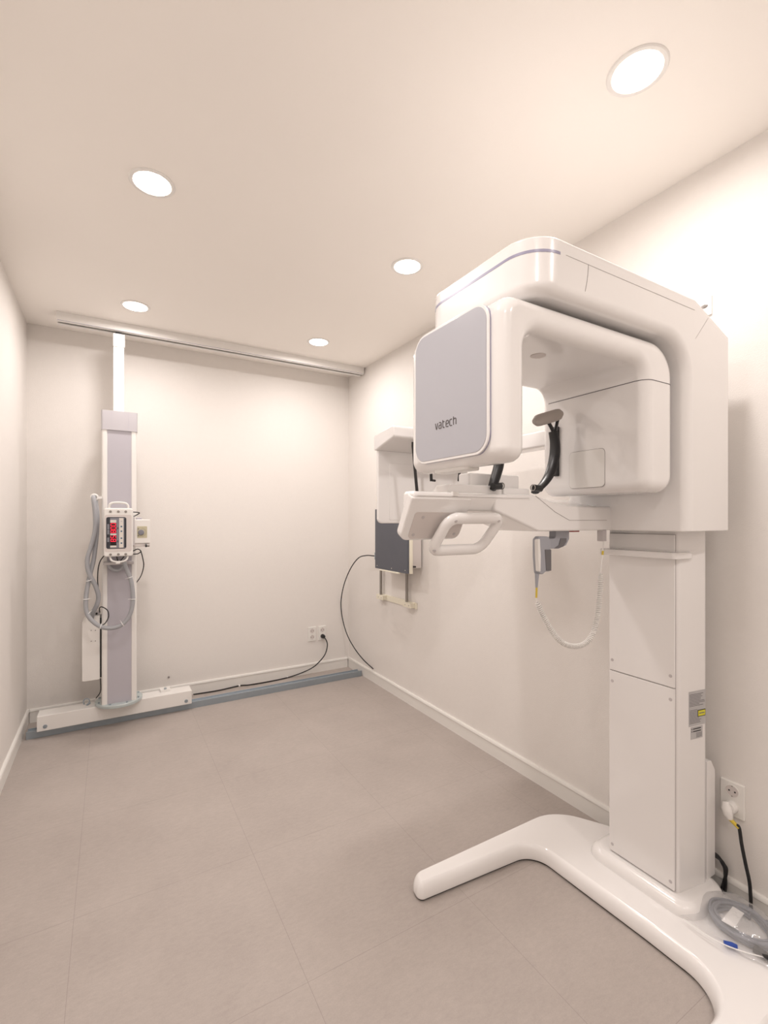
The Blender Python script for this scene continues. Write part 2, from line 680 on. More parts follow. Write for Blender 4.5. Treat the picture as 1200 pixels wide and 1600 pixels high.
def side_quad(mb_, u0, u1, z0, z1, h, m):
    mb_.add([side_pt(u0, z0, h), side_pt(u1, z0, h), side_pt(u1, z1, h), side_pt(u0, z1, h),
             side_pt(u0, z0, h - 0.0006), side_pt(u1, z0, h - 0.0006), side_pt(u1, z1, h - 0.0006), side_pt(u0, z1, h - 0.0006)],
            [(0, 1, 2, 3), (4, 7, 6, 5), (0, 4, 5, 1), (1, 5, 6, 2), (2, 6, 7, 3), (3, 7, 4, 0)], m)


def u_of(px):
    lo, hi = 0.0, 0.142
    for _ in range(40):
        mdl = (lo + hi) / 2
        q = o_ + d_ * mdl
        Z = q.x * SY + q.y * CY
        X = q.x * CY - q.y * SY
        if 600 + FPX * X / Z < px:
            lo = mdl
        else:
            hi = mdl
    return lo


ua, ub = u_of(1076), u_of(1102)
sk_ = MB()
side_quad(sk_, ua, ub, 0.610, 0.722, 0.0008, 'label')
rr = random.Random(3)
zz = 0.712
while zz > 0.616:
    left = ua + 0.003
    right = ub - 0.004 - rr.random() * (ub - ua) * 0.4
    if 0.64 < zz < 0.672:
        right = ua + (ub - ua) * 0.5
    if not (0.664 < zz < 0.674):
        side_quad(sk_, left, right, zz - 0.0012, zz + 0.0004, 0.0012, 'labelink')
    zz -= 0.0046
um = ua + (ub - ua) * 0.52
side_quad(sk_, um, ub - 0.001, 0.637, 0.659, 0.0014, 'labelblack')
side_quad(sk_, um + 0.002, ub - 0.003, 0.6395, 0.6565, 0.0018, 'labelyellow')
side_quad(sk_, um + 0.006, ub - 0.007, 0.6465, 0.6495, 0.0020, 'labelink')
rl = sk_.build('rating_sticker', column)
rl['label'] = 'silver rating sticker with a yellow warning box'
sk_ = MB()
uc, ud = ua + (ub - ua) * 0.12, ua + (ub - ua) * 0.82
side_quad(sk_, uc, ud, 0.568, 0.607, 0.0008, 'label')
for z in (0.602, 0.594):
    side_quad(sk_, uc + 0.003, uc + 0.006, z - 0.003, z, 0.0012, 'labelblack')
    side_quad(sk_, uc + 0.010, ud - 0.008, z - 0.003, z, 0.0012, 'labelblack')
for z in (0.586, 0.582, 0.578, 0.574):
    side_quad(sk_, uc + (ud - uc) * 0.45, ud - 0.004, z - 0.0012, z, 0.0012, 'labelink')
rl = sk_.build('serial_sticker', column)
rl['label'] = 'small grey serial sticker below the rating sticker'

# overhead housing: arm over the patient and the deep upright by the wall
ZT, ZU = 1.915, 1.787
W2 = 0.208
arm_plan = densify(rpoly([(0.800, YM - W2, 0.085), (1.47, YM - W2, 0), (1.47, YM + W2, 0), (0.800, YM + W2, 0.085)], 12), 0.04)


prof = rpoly([(0.800, ZU), (0.800, ZT), (1.470, ZT, 0.02), (1.668, 1.842, 0.006), (1.668, 1.238), (1.432, 1.238), (1.432, ZU, 0.10)], 8)
bm = bmesh.new()
va = [bm.verts.new((x, YM - W2, z)) for x, z in prof]
vb = [bm.verts.new((x, YM + W2, z)) for x, z in prof]
nP = len(prof)
bm.faces.new(va[::-1])
bm.faces.new(vb)
for i in range(nP):
    bm.faces.new((va[i], va[(i + 1) % nP], vb[(i + 1) % nP], vb[i]))
bmesh.ops.recalc_face_normals(bm, faces=bm.faces)
bm.edges.ensure_lookup_table()
es = [e for e in bm.edges if all(abs(v.co.x - 0.80) < 1e-4 for v in e.verts) and abs(e.verts[0].co.y - e.verts[1].co.y) < 1e-4]
bmesh.ops.bevel(bm, geom=es, offset=0.085, segments=10, profile=0.5, affect='EDGES')


def rim(test):
    return [e for e in bm.edges if len(e.link_faces) == 2 and e.calc_face_angle(0) > math.radians(40) and test((e.verts[0].co + e.verts[1].co) / 2, e)]


def inner_rim(c, e):
    if all(abs(v.co.z - 1.238) < 1e-3 for v in e.verts):
        return False
    if abs(c.z - ZU) < 1e-3 and c.x < 1.40:
        return True
    return 1.325 < c.x < 1.434 and 1.239 < c.z < ZU + 1e-3


def top_rim(c, e):
    return c.z > 1.842 and c.z > ZT - 0.36 * max(0, c.x - 1.46) - 0.004


bmesh.ops.bevel(bm, geom=rim(inner_rim), offset=0.026, segments=5, profile=0.5, affect='EDGES', clamp_overlap=False)
bmesh.ops.bevel(bm, geom=rim(lambda c, e: top_rim(c, e) or c.x > 1.66), offset=0.010, segments=4, profile=0.5, affect='EDGES', clamp_overlap=True)
bmesh.ops.bevel(bm, geom=rim(lambda c, e: c.z < 1.24), offset=0.004, segments=2, profile=0.5, affect='EDGES', clamp_overlap=True)
bmesh.ops.triangulate(bm, faces=[f for f in bm.faces if len(f.verts) > 4])
me = bpy.data.meshes.new('housing')
bm.to_mesh(me)
bm.free()
me.materials.append(M['white'])
for p in me.polygons:
    p.use_smooth = True
me.set_sharp_from_angle(angle=math.radians(50))
housing = bpy.data.objects.new('housing', me)
COL.objects.link(housing)
housing.modifiers.new('weighted', 'WEIGHTED_NORMAL').keep_sharp = True
housing.parent = pano
housing.matrix_parent_inverse = WORLD_OF(pano).inverted()
upright = housing
# pearl strip under the lid, round the front
strip = [p for p in inset(arm_plan, -0.0006)]
sel = [p for p in strip if p[0] < 0.915]
k0 = min(range(len(sel)), key=lambda i: (sel[i][1]))
sel.sort(key=lambda p: (math.atan2(p[1] - YM, 0.95 - p[0])))
mb = MB()
rings = []
for x, y in sel:
    rings.append([(x, y, 1.8775), (x, y, 1.884), (x + 0.004, y + (0.002 if y < YM else -0.002), 1.884), (x + 0.004, y + (0.002 if y < YM else -0.002), 1.8775)])
mb.loft(rings, 'violet')
mb.build('light_strip', housing)
# fine joint lines of the shell
g = MB()


def yside(u, v, h):
    return (u, YM - W2 - 0.0006 + 0.0012 * (1 - h), v)


g.ribbon([(0.905, 1.882), (1.465, 1.882)], 0.0012, yside, 'gap')
g.ribbon([(0.985, 1.882), (0.983, 1.86), (0.979, 1.838), (0.973, 1.8155)], 0.0014, yside, 'seam')
g.build('joint_line', housing)
g = MB()
g.ribbon([(1.545, 1.878), (1.47, 1.80)], 0.0010, yside, 'gap')
g.build('joint_line', upright)
# flat bracket lying on the housing top
MB().box(1.40, 1.60, YM - 0.10, YM + 0.10, 1.9135, 1.921, 'whitem').build('top_plate', upright, bev=0.002, seg=2)

# rotating unit: inverted U with the source and sensor boxes
RY0, RY1 = 0.742, 1.108
rprof = rpoly([(0.731, 1.402, 0.034), (0.731, 1.776, 0.05), (1.408, 1.776, 0.10), (1.408, 1.351, 0.05), (1.268, 1.351, 0.036), (1.268, 1.706, 0.045), (0.810, 1.706, 0.045), (0.810, 1.402, 0.034)], 9)
rot = MB().prism(rprof, 'y', RY0, RY1, 'white').build('rotating_unit', pano, bev=0.032, seg=6, smooth=50)
MB().disc_stack((1.04, YM, 1.776), 'z', [(0.09, -0.004), (0.09, 0.014)], 'shade', 40).build('swivel_hub', rot)
# grey face panel with white rim
pan = rrect(0.783, 1.062, 1.428, 1.760, 0.040, 8)
rim_o = inset(pan, -0.006)
mb = MB()
mb.loft([[(0.7335, y, z) for y, z in rim_o], [(0.7275, y, z) for y, z in rim_o], [(0.7270, y, z) for y, z in inset(rim_o, 0.002)]], 'violet')
fr_ = mb.build('panel_rim', rot)
mb = MB()
mb.loft([[(0.7275, y, z) for y, z in rim_o], [(0.7240, y, z) for y, z in rim_o], [(0.7230, y, z) for y, z in inset(rim_o, 0.0015)]], 'white')
mb.build('rim_edge', rot)
mb = MB()
mb.loft([[(0.7240, y, z) for y, z in pan], [(0.7222, y, z) for y, z in pan], [(0.7217, y, z) for y, z in inset(pan, 0.001)]], 'panel')
mb.build('face_panel', rot)['label'] = 'matte grey face panel with the maker\'s lettering'
# lettering
S = 0.0152
glyphs = [
    [[(0, 1), (.25, .06), (.33, 0), (.41, .06), (.66, 1)]],
    [[(.08, 1), (.42, 1), (.58, .93), (.64, .78), (.64, 0)], [(.64, .56), (.2, .56), (.06, .48), (.02, .3), (.06, .08), (.2, 0), (.64, 0)]],
    [[(.12, 1.26), (.12, .25), (.18, .07), (.32, 0), (.56, 0)], [(.12, .97), (.56, .97)]],
    [[(.6, 0), (.2, 0), (.06, .07), (0, .22), (0, .78), (.06, .93), (.2, 1), (.44, 1), (.58, .93), (.64, .78), (.64, .5), (0, .44)]],
    [[(.58, 1), (.2, 1), (.06, .93), (0, .78), (0, .22), (.06, .07), (.2, 0), (.58, 0)]],
    [[(0, 1.32), (0, 0)], [(0, .85), (.1, .95), (.22, 1), (.44, 1), (.58, .93), (.64, .78), (.64, 0)]],
]
mb = MB()
pen = 0.0
for gph in glyphs:
    for st in gph:
        mb.ribbon(st, 0.17, lambda u, v, h, pen=pen: (0.7218 - 0.0008 * h, 0.971 - (pen + u) * S, 1.5045 + v * S), 'logo')
    pen += 0.965
mb.build('brand_lettering', rot)
# joint line of the sensor box, its square cover and the slot plate
mb = MB()
off = 0.0006
jr = [(1.268 - off, RY1 - 0.034), (1.268 - off, RY0 + 0.032), (1.268 + 0.0095 - off * .7, RY0 + 0.0095 - off * .7), (1.30, RY0 - off), (1.376, RY0 - off), (1.3985 + off * .7, RY0 + 0.0095 - off * .7), (1.408 + off, RY0 + 0.032)]
# follow the rounded corner
crn = [(1.268 + 0.032 - (0.032 + off) * math.cos(a), RY0 + 0.032 - (0.032 + off) * math.sin(a)) for a in [math.pi / 2 * i / 6 for i in range(7)]]
crn2 = [(1.408 - 0.032 + (0.032 + off) * math.cos(a), RY0 + 0.032 - (0.032 + off) * math.sin(a)) for a in [math.pi / 2 * (6 - i) / 6 for i in range(7)]]
path = [(1.268 - off, RY1 - 0.034)] + crn + crn2
rings = [[(x, y, 1.6595), (x, y, 1.6615), (x + (0.002 if x < 1.3 else (-0.002 if x > 1.39 else 0)), y + 0.002, 1.6615), (x + (0.002 if x < 1.3 else (-0.002 if x > 1.39 else 0)), y + 0.002, 1.6595)] for x, y in path]
mb.loft(rings, 'darkseam')
mb.build('joint_line', rot)
sq = rrect(0.868, 0.990, 1.372, 1.486, 0.012, 5)
mb = MB()
mb.loft([[(1.269, y, z) for y, z in inset(sq, -0.0012)], [(1.2674, y, z) for y, z in inset(sq, -0.0012)]], 'seam')
mb.loft([[(1.269, y, z) for y, z in sq], [(1.2662, y, z) for y, z in sq], [(1.2657, y, z) for y, z in inset(sq, 0.001)]], 'whitem')
mb.build('access_cover', rot)
MB().box(1.256, 1.269, 1.030, 1.048, 1.415, 1.578, 'black').build('slot_plate', rot, bev=0.003, seg=2)
# sensor window under the crossbar
MB().disc_stack((0.975, 0.86, 1.706), 'z', [(0.02, 0.002), (0.02, -0.001), (0.016, -0.0015)], 'shade', 24).build('sensor_window', rot)
# bottom plate under the source box
MB().prism(rrect(0.750, 0.795, 0.88, 1.02, 0.012), 'z', 1.396, 1.406, 'whitem').build('bottom_plate', rot, bev=0.003, seg=2)

# support arm and console
aprof = rpoly([(0.915, 1.298), (0.915, 1.343), (1.055, 1.347), (1.10, 1.338), (1.15, 1.327), (1.22, 1.3175), (1.30, 1.315), (1.44, 1.317), (1.60, 1.32), (1.60, 1.238), (1.09, 1.238, 0.05)], 6)
sarm = MB().prism(aprof, 'y', 0.958, 1.135, 'white').build('support_arm', pano, bev=0.007, seg=4, ang=50)
# raised far half of the bowl and the flare into the housing
bowl = [(0.985, 1.25), (0.985, 1.3172), (1.02, 1.321), (1.07, 1.329), (1.115, 1.341), (1.1335, 1.344), (1.1335, 1.25)]
MB().prism(rpoly(bowl), 'x', 1.225, 1.45, 'white').build('bowl', sarm)
g = MB()
g.ribbon([(1.075, 1.343), (1.16, 1.296), (1.225, 1.271), (1.41, 1.271)], 0.0013, lambda u, v, h: (u, 0.9585 - 0.001 * h, v), 'seam')
g.build('joint_line', sarm)
MB().prism(rrect(1.262, 1.300, 0.975, 0.995, 0.008), 'z', 1.234, 1.24, 'redlens').build('indicator_lens', sarm)['label'] = 'dark red indicator lens under the arm'

cons = rpoly([(0.950, 1.345, 0.012), (0.974, 1.296, 0.010), (1.006, 1.296, 0.012), (1.006, 1.345, 0.012)], 4)
console = MB().prism(cons, 'x', 0.6425, 1.06, 'white').build('console', pano, bev=0.009, seg=4, ang=60)
g = MB()
g.ribbon([(0.656, 1.3325), (1.045, 1.3345)], 0.0010, lambda u, v, h: (u, 0.950 + (1.345 - v) * 0.49 - 0.0007 * h, v), 'gap')
g.build('joint_line', console)
MB().prism(rpoly([(0.80, 0.99), (1.06, 0.99), (1.06, 1.085, 0.01), (0.83, 1.085, 0.02)], 4), 'z', 1.299, 1.3435, 'white').build('rear_deck', console, bev=0.005, seg=2)
# tilted plate below the console: rounded outline in its own plane
tl = Vector((0, 0.049, -0.09)).normalized()
nv = Vector((0, -0.09, -0.049)).normalized()
p0 = Vector((0, 0.9625, 1.318))


def plate(poly, h0, h1, m, mb_):
    n = len(poly)
    mb_.loft([[Vector((u, 0, 0)) + p0 + tl * v + nv * h for u, v in poly] for h in (h0, h1)], m)


mb = MB()
pl_ = rpoly([(0.640, -0.012), (0.640, 0.112, 0.022), (0.832, 0.112, 0.022), (0.832, -0.012)], 7)
plate(pl_, -0.024, 0.0014, 'white', mb)
mb.build('console_flap', console, bev=0.004, seg=3, ang=60)
mb = MB()
plate(rpoly([(0.662, 0.028, 0.008), (0.662, 0.106, 0.012), (0.826, 0.106, 0.014), (0.826, 0.028, 0.008)], 5), 0.0005, 0.0024, 'shade', mb)  # darker cover: the shade of its downward tilt is put into the colour
for u, v in ((0.69, 0.043), (0.676, 0.094), (0.81, 0.094)):
    plate([(u + 0.0045 * math.cos(a), v + 0.0045 * math.sin(a)) for a in [2 * math.pi * i / 14 for i in range(14)]], 0.002, 0.0032, 'screw', mb)
mb.build('flap_cover', console)['label'] = 'cover plate with painted-in shade and screws on the console flap'
# grip frame
loop = rpoly([(0.748, 0.035, 0.026), (0.748, 0.133, 0.026), (0.918, 0.133, 0.026), (0.918, 0.035, 0.026)], 8)
loop = [(u + 0.010 - 0.24 * (v - 0.035) + (0.012 if u > 0.83 else 0) * (1 - (v - 0.035) / 0.1), v) for u, v in loop]
path = [Vector((u, 0, 0)) + p0 + tl * v + nv * 0.022 for u, v in densify(loop, 0.02)]
mb = MB()
mb.sweep(path, 0.0155, 'white', 14, closed=True, flat=(0.8, 1.05, tuple(nv)))
for u, v in ((0.772, 0.037), (0.922, 0.037), (0.735, 0.126)):
    plate([(u + 0.004 * math.cos(a), v + 0.004 * math.sin(a)) for a in [2 * math.pi * i / 14 for i in range(14)]], 0.030, 0.0355, 'screw', mb)
mb.build('grip_frame', console)
# chin block and uprights on the console
blk = rpoly([(0.775, 1.340), (0.797, 1.371, 0.008), (0.985, 1.371, 0.01), (0.985, 1.340)], 4)
MB().prism(blk, 'y', 1.0, 1.07, 'white').build('chin_block', console, bev=0.005, seg=3)
MB().box(0.885, 1.085, 1.03, 1.08, 1.34, 1.408, 'white').build('upright_block', console, bev=0.006, seg=3)
MB().box(0.985, 1.092, 0.995, 1.06, 1.34, 1.366, 'white').build('pivot_block', console, bev=0.006, seg=3)
mb = MB()
bx = at(711, 770, 'y', 0.957)
mb.box(bx.x - 0.010, bx.x + 0.010, 0.953, 0.962, 1.334, 1.346, 'whitem')
mb.build('slide_switch', console, bev=0.002, seg=2)

# temple supports
for s in (-1, 1):
    cx = 1.04
    if s > 0:
        ctr = [at(px, py, 'y', 1.0) for px, py in [(836, 769), (850, 755), (860, 738), (866, 715), (867, 692), (864, 674)]]
    else:
        ctr = [at(px, py, 'y', 1.0) for px, py in [(768, 766), (771, 756), (775, 743), (779, 728), (781, 710), (781, 694)]]
    path = spline(ctr, 6)
    N = len(path)
    mb = MB()
    rad = [0.013 + 0.003 * math.sin(math.pi * i / (N - 1)) for i in range(N)]
    mb.sweep(path, rad, 'black', 10, flat=(0.55, 1.25, (1, 0, 0.3)))
    if s > 0:
        prong = [[(867, 692), (864, 674), (857, 660)], [(867, 690), (868, 672), (872, 653)]]
        for pr in prong:
            mb.sweep(spline([at(px, py, 'y', 1.0) for px, py in pr], 5), 0.0055, 'black', 8)
    else:
        for pr in [[(867, 692), (864, 674), (857, 660)], [(867, 690), (868, 672), (872, 653)]]:
            mb.sweep(spline([at(px - 86, py + 2, 'y', 1.0) for px, py in pr], 5), 0.0055, 'black', 8)
    c0 = ctr[0]
    mb.cyl((c0.x - s * 0.020, 0.985, c0.z + 0.012), (c0.x + s * 0.008, 0.985, c0.z + 0.010), 0.010, 'black', 18)
    sup = mb.build('temple_support', pano)
    mb = MB()
    a, c_ = at(834, 659, 'y', 0.99), at(878, 646, 'y', 0.99)
    if s < 0:
        a, c_ = at(748, 661, 'y', 0.99), at(792, 648, 'y', 0.99)
    n = 11
    pth = [a + (c_ - a) * i / (n - 1) for i in range(n)]
    rad = [0.0185 * (max(0.2, 1 - abs(2 * i / (n - 1) - 1) ** 8)) ** 0.5 for i in range(n)]
    mb.sweep(pth, rad, 'pad', 14, flat=(1.0, 0.75, (0, 0, 1)))
    mb.build('pad', sup)['label'] = 'grey foam pad on top of the black support'
    MB().sweep([Vector((c0.x - s * 0.026, 0.985 + 0.009 * math.cos(t), c0.z + 0.012 + 0.009 * math.sin(t))) for t in [2 * math.pi * i / 16 for i in range(16)]], 0.0016, 'rod', 6, closed=True).build('pivot_ring', sup)

# cephalometric arm and head
XB = 1.50
MB().box(XB, XB + 0.09, YM + 0.19, 1.74, 1.567, 1.632, 'white').build('cephalometric_arm', pano, bev=0.008, seg=3)
capm = MB()
cx0, cx1 = 0.986, 1.56
fullc = rpoly([(1.752, 1.571, 0.006), (1.607, 1.607, 0.014), (1.607, 1.657, 0.012), (1.745, 1.642, 0.01), (1.774, 1.636, 0.01), (1.774, 1.571)], 5)
ceph = capm.prism(fullc, 'x', cx0, cx1, 'white').build('cephalometric_head', pano, bev=0.010, seg=4, ang=60)
pp = rpoly([(0.999, 1.574), (0.999, 1.256, 0.022), (1.500, 1.256, 0.022), (1.500, 1.574)], 6)
MB().prism(pp, 'y', 1.756, 1.772, 'white').build('sensor_panel', ceph, bev=0.005, seg=3)
pp2 = rrect(1.055, 1.44, 1.27, 1.52, 0.006, 3)
mb = MB()
mb.loft([[(x, y, z) for x, z in pp2] for y in (1.757, 1.7545)], 'white')
mb.build('raised_panel', ceph, bev=0.001, seg=1)
for px0, py0, px1, py1, yy, w, nm in [(645, 697, 652, 772, 1.64, 0.013, 'ear_rod'), (719, 725, 717, 752, 1.70, 0.013, 'ear_rod'), (673, 725, 674, 752, 1.69, 0.013, 'nose_rest')]:
    a, c_ = at(px0, py0, 'y', yy), at(px1, py1, 'y', yy)
    top = Vector((a.x, yy, 1.60))
    m_ = MB()
    m_.sweep([top, a, c_], [w * 0.45, w * 0.5, w * 0.6], 'black' if nm == 'nose_rest' else 'rubber', 10, flat=(1.0, 0.6, (1, 0, 0)))
    m_.cyl((c_.x, yy - 0.004, c_.z + 0.004), (c_.x + 0.018, yy - 0.004, c_.z + 0.003), 0.005, 'rubber', 10)
    m_.build(nm, ceph)

# holder for the exposure switch, under the support arm
hx = at(868, 832, 'y', 1.0).x
mb = MB()
pf = [at(px, py, 'y', 1.0) for px, py in [(864, 829), (885, 829), (885, 842), (880, 852), (869, 857), (845, 857), (845, 841), (862, 841), (864, 838)]]
mb.prism([(p.x, p.z) for p in pf], 'y', 0.988, 1.016, 'handset')
holder = mb.build('switch_holder', pano, bev=0.003, seg=2)
holder['label'] = 'grey curved holder under the support arm'
pf = [at(px, py, 'y', 0.987) for px, py in [(876, 841), (885, 841), (885, 846), (880, 854), (871, 857), (866, 857), (873, 852)]]
MB().prism([(p.x, p.z) for p in pf], 'y', 0.986, 0.989, 'handset_dark').build('end_cap', holder)
cp = at(942, 838, 'y', 0.965)
MB().box(cp.x - 0.010, cp.x + 0.010, 0.958, 0.980, cp.z - 0.016, 1.2385, 'screw').build('cord_clip', pano, bev=0.002, seg=2)

# exposure switch hanging in the holder
hs_at = at(845, 890, 'y', 0.985)
sw = thing('exposure_switch', 'grey hand switch with coiled white cord hanging below the machine arm', 'hand switch', hs_at)
q = [at(px, py, 'y', 0.985) for px, py in [(834, 842), (838, 838), (851, 838), (854, 846), (854, 892), (846, 893), (842, 897), (836, 896), (834, 870)]]
MB().prism([(p.x, p.z) for p in q], 'y', 0.968, 0.992, 'handset').build('handset', sw, bev=0.005, seg=3)
q = [at(px, py, 'y', 0.985) for px, py in [(844, 858), (854, 858), (854, 891), (846, 891)]]
MB().prism([(p.x, p.z) for p in q], 'y', 0.966, 0.972, 'handset_dark').build('back_shell', sw, bev=0.002, seg=2)
q = [at(px, py, 'y', 0.985) for px, py in [(832.5, 843), (836, 841), (837.5, 868), (837, 893), (834.5, 892), (833, 866)]]
MB().prism([(p.x, p.z) for p in q], 'y', 0.965, 0.98, 'whitem').build('front_strip', sw, bev=0.003, seg=2)
a, c_ = at(839, 896, 'y', 0.98), at(838.5, 918, 'y', 0.98)
MB().cyl(a, c_, 0.0065, 'handset', 14, 0.0035).build('strain_relief', sw)
e_ = at(838, 934, 'y', 0.98)
MB().cyl(c_, e_, 0.003, 'yellow', 10).build('yellow_sleeve', sw)['label'] = 'yellow sleeve on the cord'
cpath = [at(px, py, 'y', y) for px, py, y in [(838, 938, 0.98), (846, 957, 0.975), (857, 978, 0.97), (868, 994, 0.965), (882, 1006, 0.96), (900, 1010, 0.955), (916, 1004, 0.95), (927, 988, 0.945), (934, 960, 0.945), (938, 920, 0.95), (938.5, 894, 0.955)]]
cpath = resample(spline(cpath, 12), 0.0005)
pitch = 0.0060
hel = []
up = None
for i, p in enumerate(cpath):
    t = (cpath[min(i + 1, len(cpath) - 1)] - cpath[max(0, i - 1)]).normalized()
    if up is None:
        up = Vector((0, 1, 0))
    up = (up - t * up.dot(t)).normalized()
    sd = t.cross(up)
    a = 2 * math.pi * i * 0.0005 / pitch
    rr_ = 0.0066 * min(1, i / 30, (len(cpath) - 1 - i) / 30)
    hel.append(p + up * rr_ * math.cos(a) + sd * rr_ * math.sin(a))
MB().sweep([e_] + hel + [at(941, 870, 'y', 0.957), at(943, 850, 'y', 0.96), at(943, 842, 'y', 0.963)], 0.0022, 'whitem', 6).build('coiled_cord', sw)
MB().cyl(at(941.5, 867, 'y', 0.957), at(942, 861, 'y', 0.958), 0.0035, 'yellow', 10).build('yellow_sleeve', sw)

# small white bracket plate with an oval hole on the wall above the machine
wb = thing('wall_bracket', 'small white wall bracket with oval hole above the machine housing', 'bracket', (XR, 0.86, 2.0))
mb = MB()
out_ = rrect(0.816, 0.93, 1.978, 2.042, 0.002, 2)
hole = [(0.839 + 0.012 * math.cos(a), 2.011 + 0.0065 * math.sin(a)) for a in [2 * math.pi * i / 24 for i in range(24)]]
mb.loft([[(x, y, z) for y, z in out_] for x in (XR - 0.0005, XR - 0.006)], 'whitem')
mb.build('plate', wb)
MB().loft([[(x, y, z) for y, z in hole] for x in (XR - 0.0055, XR - 0.0066)], 'seam').build('slot', wb)
MB().disc_stack((XR - 0.0065, 0.836, 2.012), 'x', [(0.005, 0.0), (0.005, -0.002), (0.003, -0.003)], 'rod', 16).build('screw', wb)

# ------------------------------------------------------------------ wall-mounted flat detector
YD0, YD1, ZD0, ZD1, XD = 2.517, 2.946, 0.922, 1.345, 1.65
det = thing('wall_detector', 'dark grey square detector panel on two steel rods, on right wall', 'x-ray detector', (XR, 2.73, 0.9))
MB().box(XD, XD + 0.012, YD0, YD1, ZD0, ZD1, 'slate').build('front_plate', det, bev=0.002, seg=2)['label'] = 'dark slate front plate'
MB().box(XD + 0.012, XD + 0.040, YD0 - 0.002, YD1 + 0.002, ZD0 - 0.002, ZD1 + 0.002, 'cream').build('frame', det, bev=0.003, seg=2)
MB().box(XD + 0.040, XR - 0.012, YD0 + 0.02, YD1 - 0.06, ZD0 + 0.03, ZD1 - 0.02, 'shade').build('carriage', det, bev=0.003, seg=2)
mb = MB()
mb.box(XD - 0.004, XD + 0.012, YD0 + 0.10, YD1 - 0.07, ZD0 - 0.010, ZD0 - 0.0005, 'cream')
mb.build('lower_lip', det, bev=0.001, seg=1)
mb = MB()
mb.box(XD + 0.003, XD + 0.03, YD1, YD1 + 0.016, ZD0 + 0.06, ZD0 + 0.11, 'galv')
mb.build('cable_gland', det, bev=0.002, seg=2)
for y, z in ((YD0 + 0.03, ZD0 + 0.02), (YD0 + 0.2, ZD0 + 0.018), (YD1 - 0.03, ZD0 + 0.02)):
    MB().disc_stack((XD, y, z), 'x', [(0.003, 0.001), (0.003, -0.0008)], 'cream', 10).build('screw', det)
mb = MB()
mb.cyl((XD + 0.045, YD0 - 0.02, ZD0 + 0.045), (XD + 0.06, YD0 + 0.03, ZD0 + 0.04), 0.006, 'black', 10)
mb.build('lever', det)
for y in (3.045, 2.690):
    MB().cyl((XR - 0.028, y, 0.69), (XR - 0.028, y, 1.44), 0.010, 'rod', 16).build('rod', det)
for z in (0.668, 1.40):
    br = MB().box(XR - 0.010, XR - 0.0005, 2.60, 3.11, z, z + 0.042, 'cream').build('wall_bar', det, bev=0.002, seg=2)
    for y in (3.035, 2.665):
        MB().box(XR - 0.045, XR - 0.010, y - 0.045, y + 0.05, z + 0.006, z + 0.040, 'cream').build('rod_clamp', br, bev=0.002, seg=2)
        for dy in (-0.025, 0.02):
            MB().disc_stack((XR - 0.045, y + dy, z + 0.022), 'x', [(0.0035, 0.001), (0.0035, -0.0008)], 'seam', 10).build('screw', br)
# its black lead down into the skirting
ends = [(587, 869, 1.668), (583, 868.5, 1.667), (572, 868, 1.665), (560, 872, 1.67), (548, 888, 1.68), (538, 912, 1.69), (533, 938, 1.70), (534, 962, 1.71), (541, 988, 1.72), (552, 1010, 1.735), (567, 1030, 1.75), (583, 1045, 1.766)]
# points laid out on a plane a little off the wall
pth = []
for i, (px, py, x) in enumerate(ends):
    if px < 560:
        pth.append(at(px, py, 'x', x))
    else:
        pth.append(at(px, py, 'x', x))
for p in pth:
    p.y = min(p.y, YB - 0.02)
MB().sweep(spline(pth, 8), 0.0042, 'cable', 8).build('lead', det)['label'] = 'thin black lead looping down to the baseboard'

# ------------------------------------------------------------------ tube stand rails
YS = 3.37
fr0 = thing('floor_rail', 'galvanised steel floor rail along the back wall under the tube stand', 'rail', (0.68, YS + 0.04, 0))
mb = MB()
mb.prism([(YS, 0), (YS, 0.044), (YS + 0.006, 0.044), (YS + 0.006, 0.028), (YS + 0.072, 0.028), (YS + 0.072, 0.036), (YS + 0.076, 0.036), (YS + 0.076, 0)], 'x', XL + 0.03, XR - 0.02, 'galv')
mb.build('channel', fr0, bev=0.0008, seg=1)
for x in (-0.2, 0.3, 0.68, 1.1, 1.52):
    MB().box(x, x + 0.03, YS + 0.03, YS + 0.045, 0.0278, 0.0290, 'black').build('slot', fr0)
cr0 = thing('ceiling_rail', 'white aluminium ceiling rail running across above the tube column', 'rail', (0.75, YS, H))
mb = MB()
y0, y1 = 3.345, 3.43
mb.prism([(y0, H - 0.0005), (y0, 2.447), (y0 + 0.028, 2.447), (y0 + 0.028, 2.453), (y0 + 0.003, 2.453), (y0 + 0.003, 2.465), (y1 - 0.003, 2.465), (y1 - 0.003, 2.453), (y1 - 0.028, 2.453), (y1 - 0.028, 2.447), (y1, 2.447), (y1, H - 0.0005)], 'x', -0.272, XR - 0.012, 'whitem')
mb.build('profile', cr0)
mb = MB()
mb.box(-0.268, XR - 0.016, y0 + 0.004, y1 - 0.004, 2.4635, 2.4655, 'darkseam')
mb.box(-0.268, XR - 0.016, y0 - 0.0006, y0 + 0.001, 2.4475, 2.4495, 'violet')
mb.build('inner_channel', cr0)

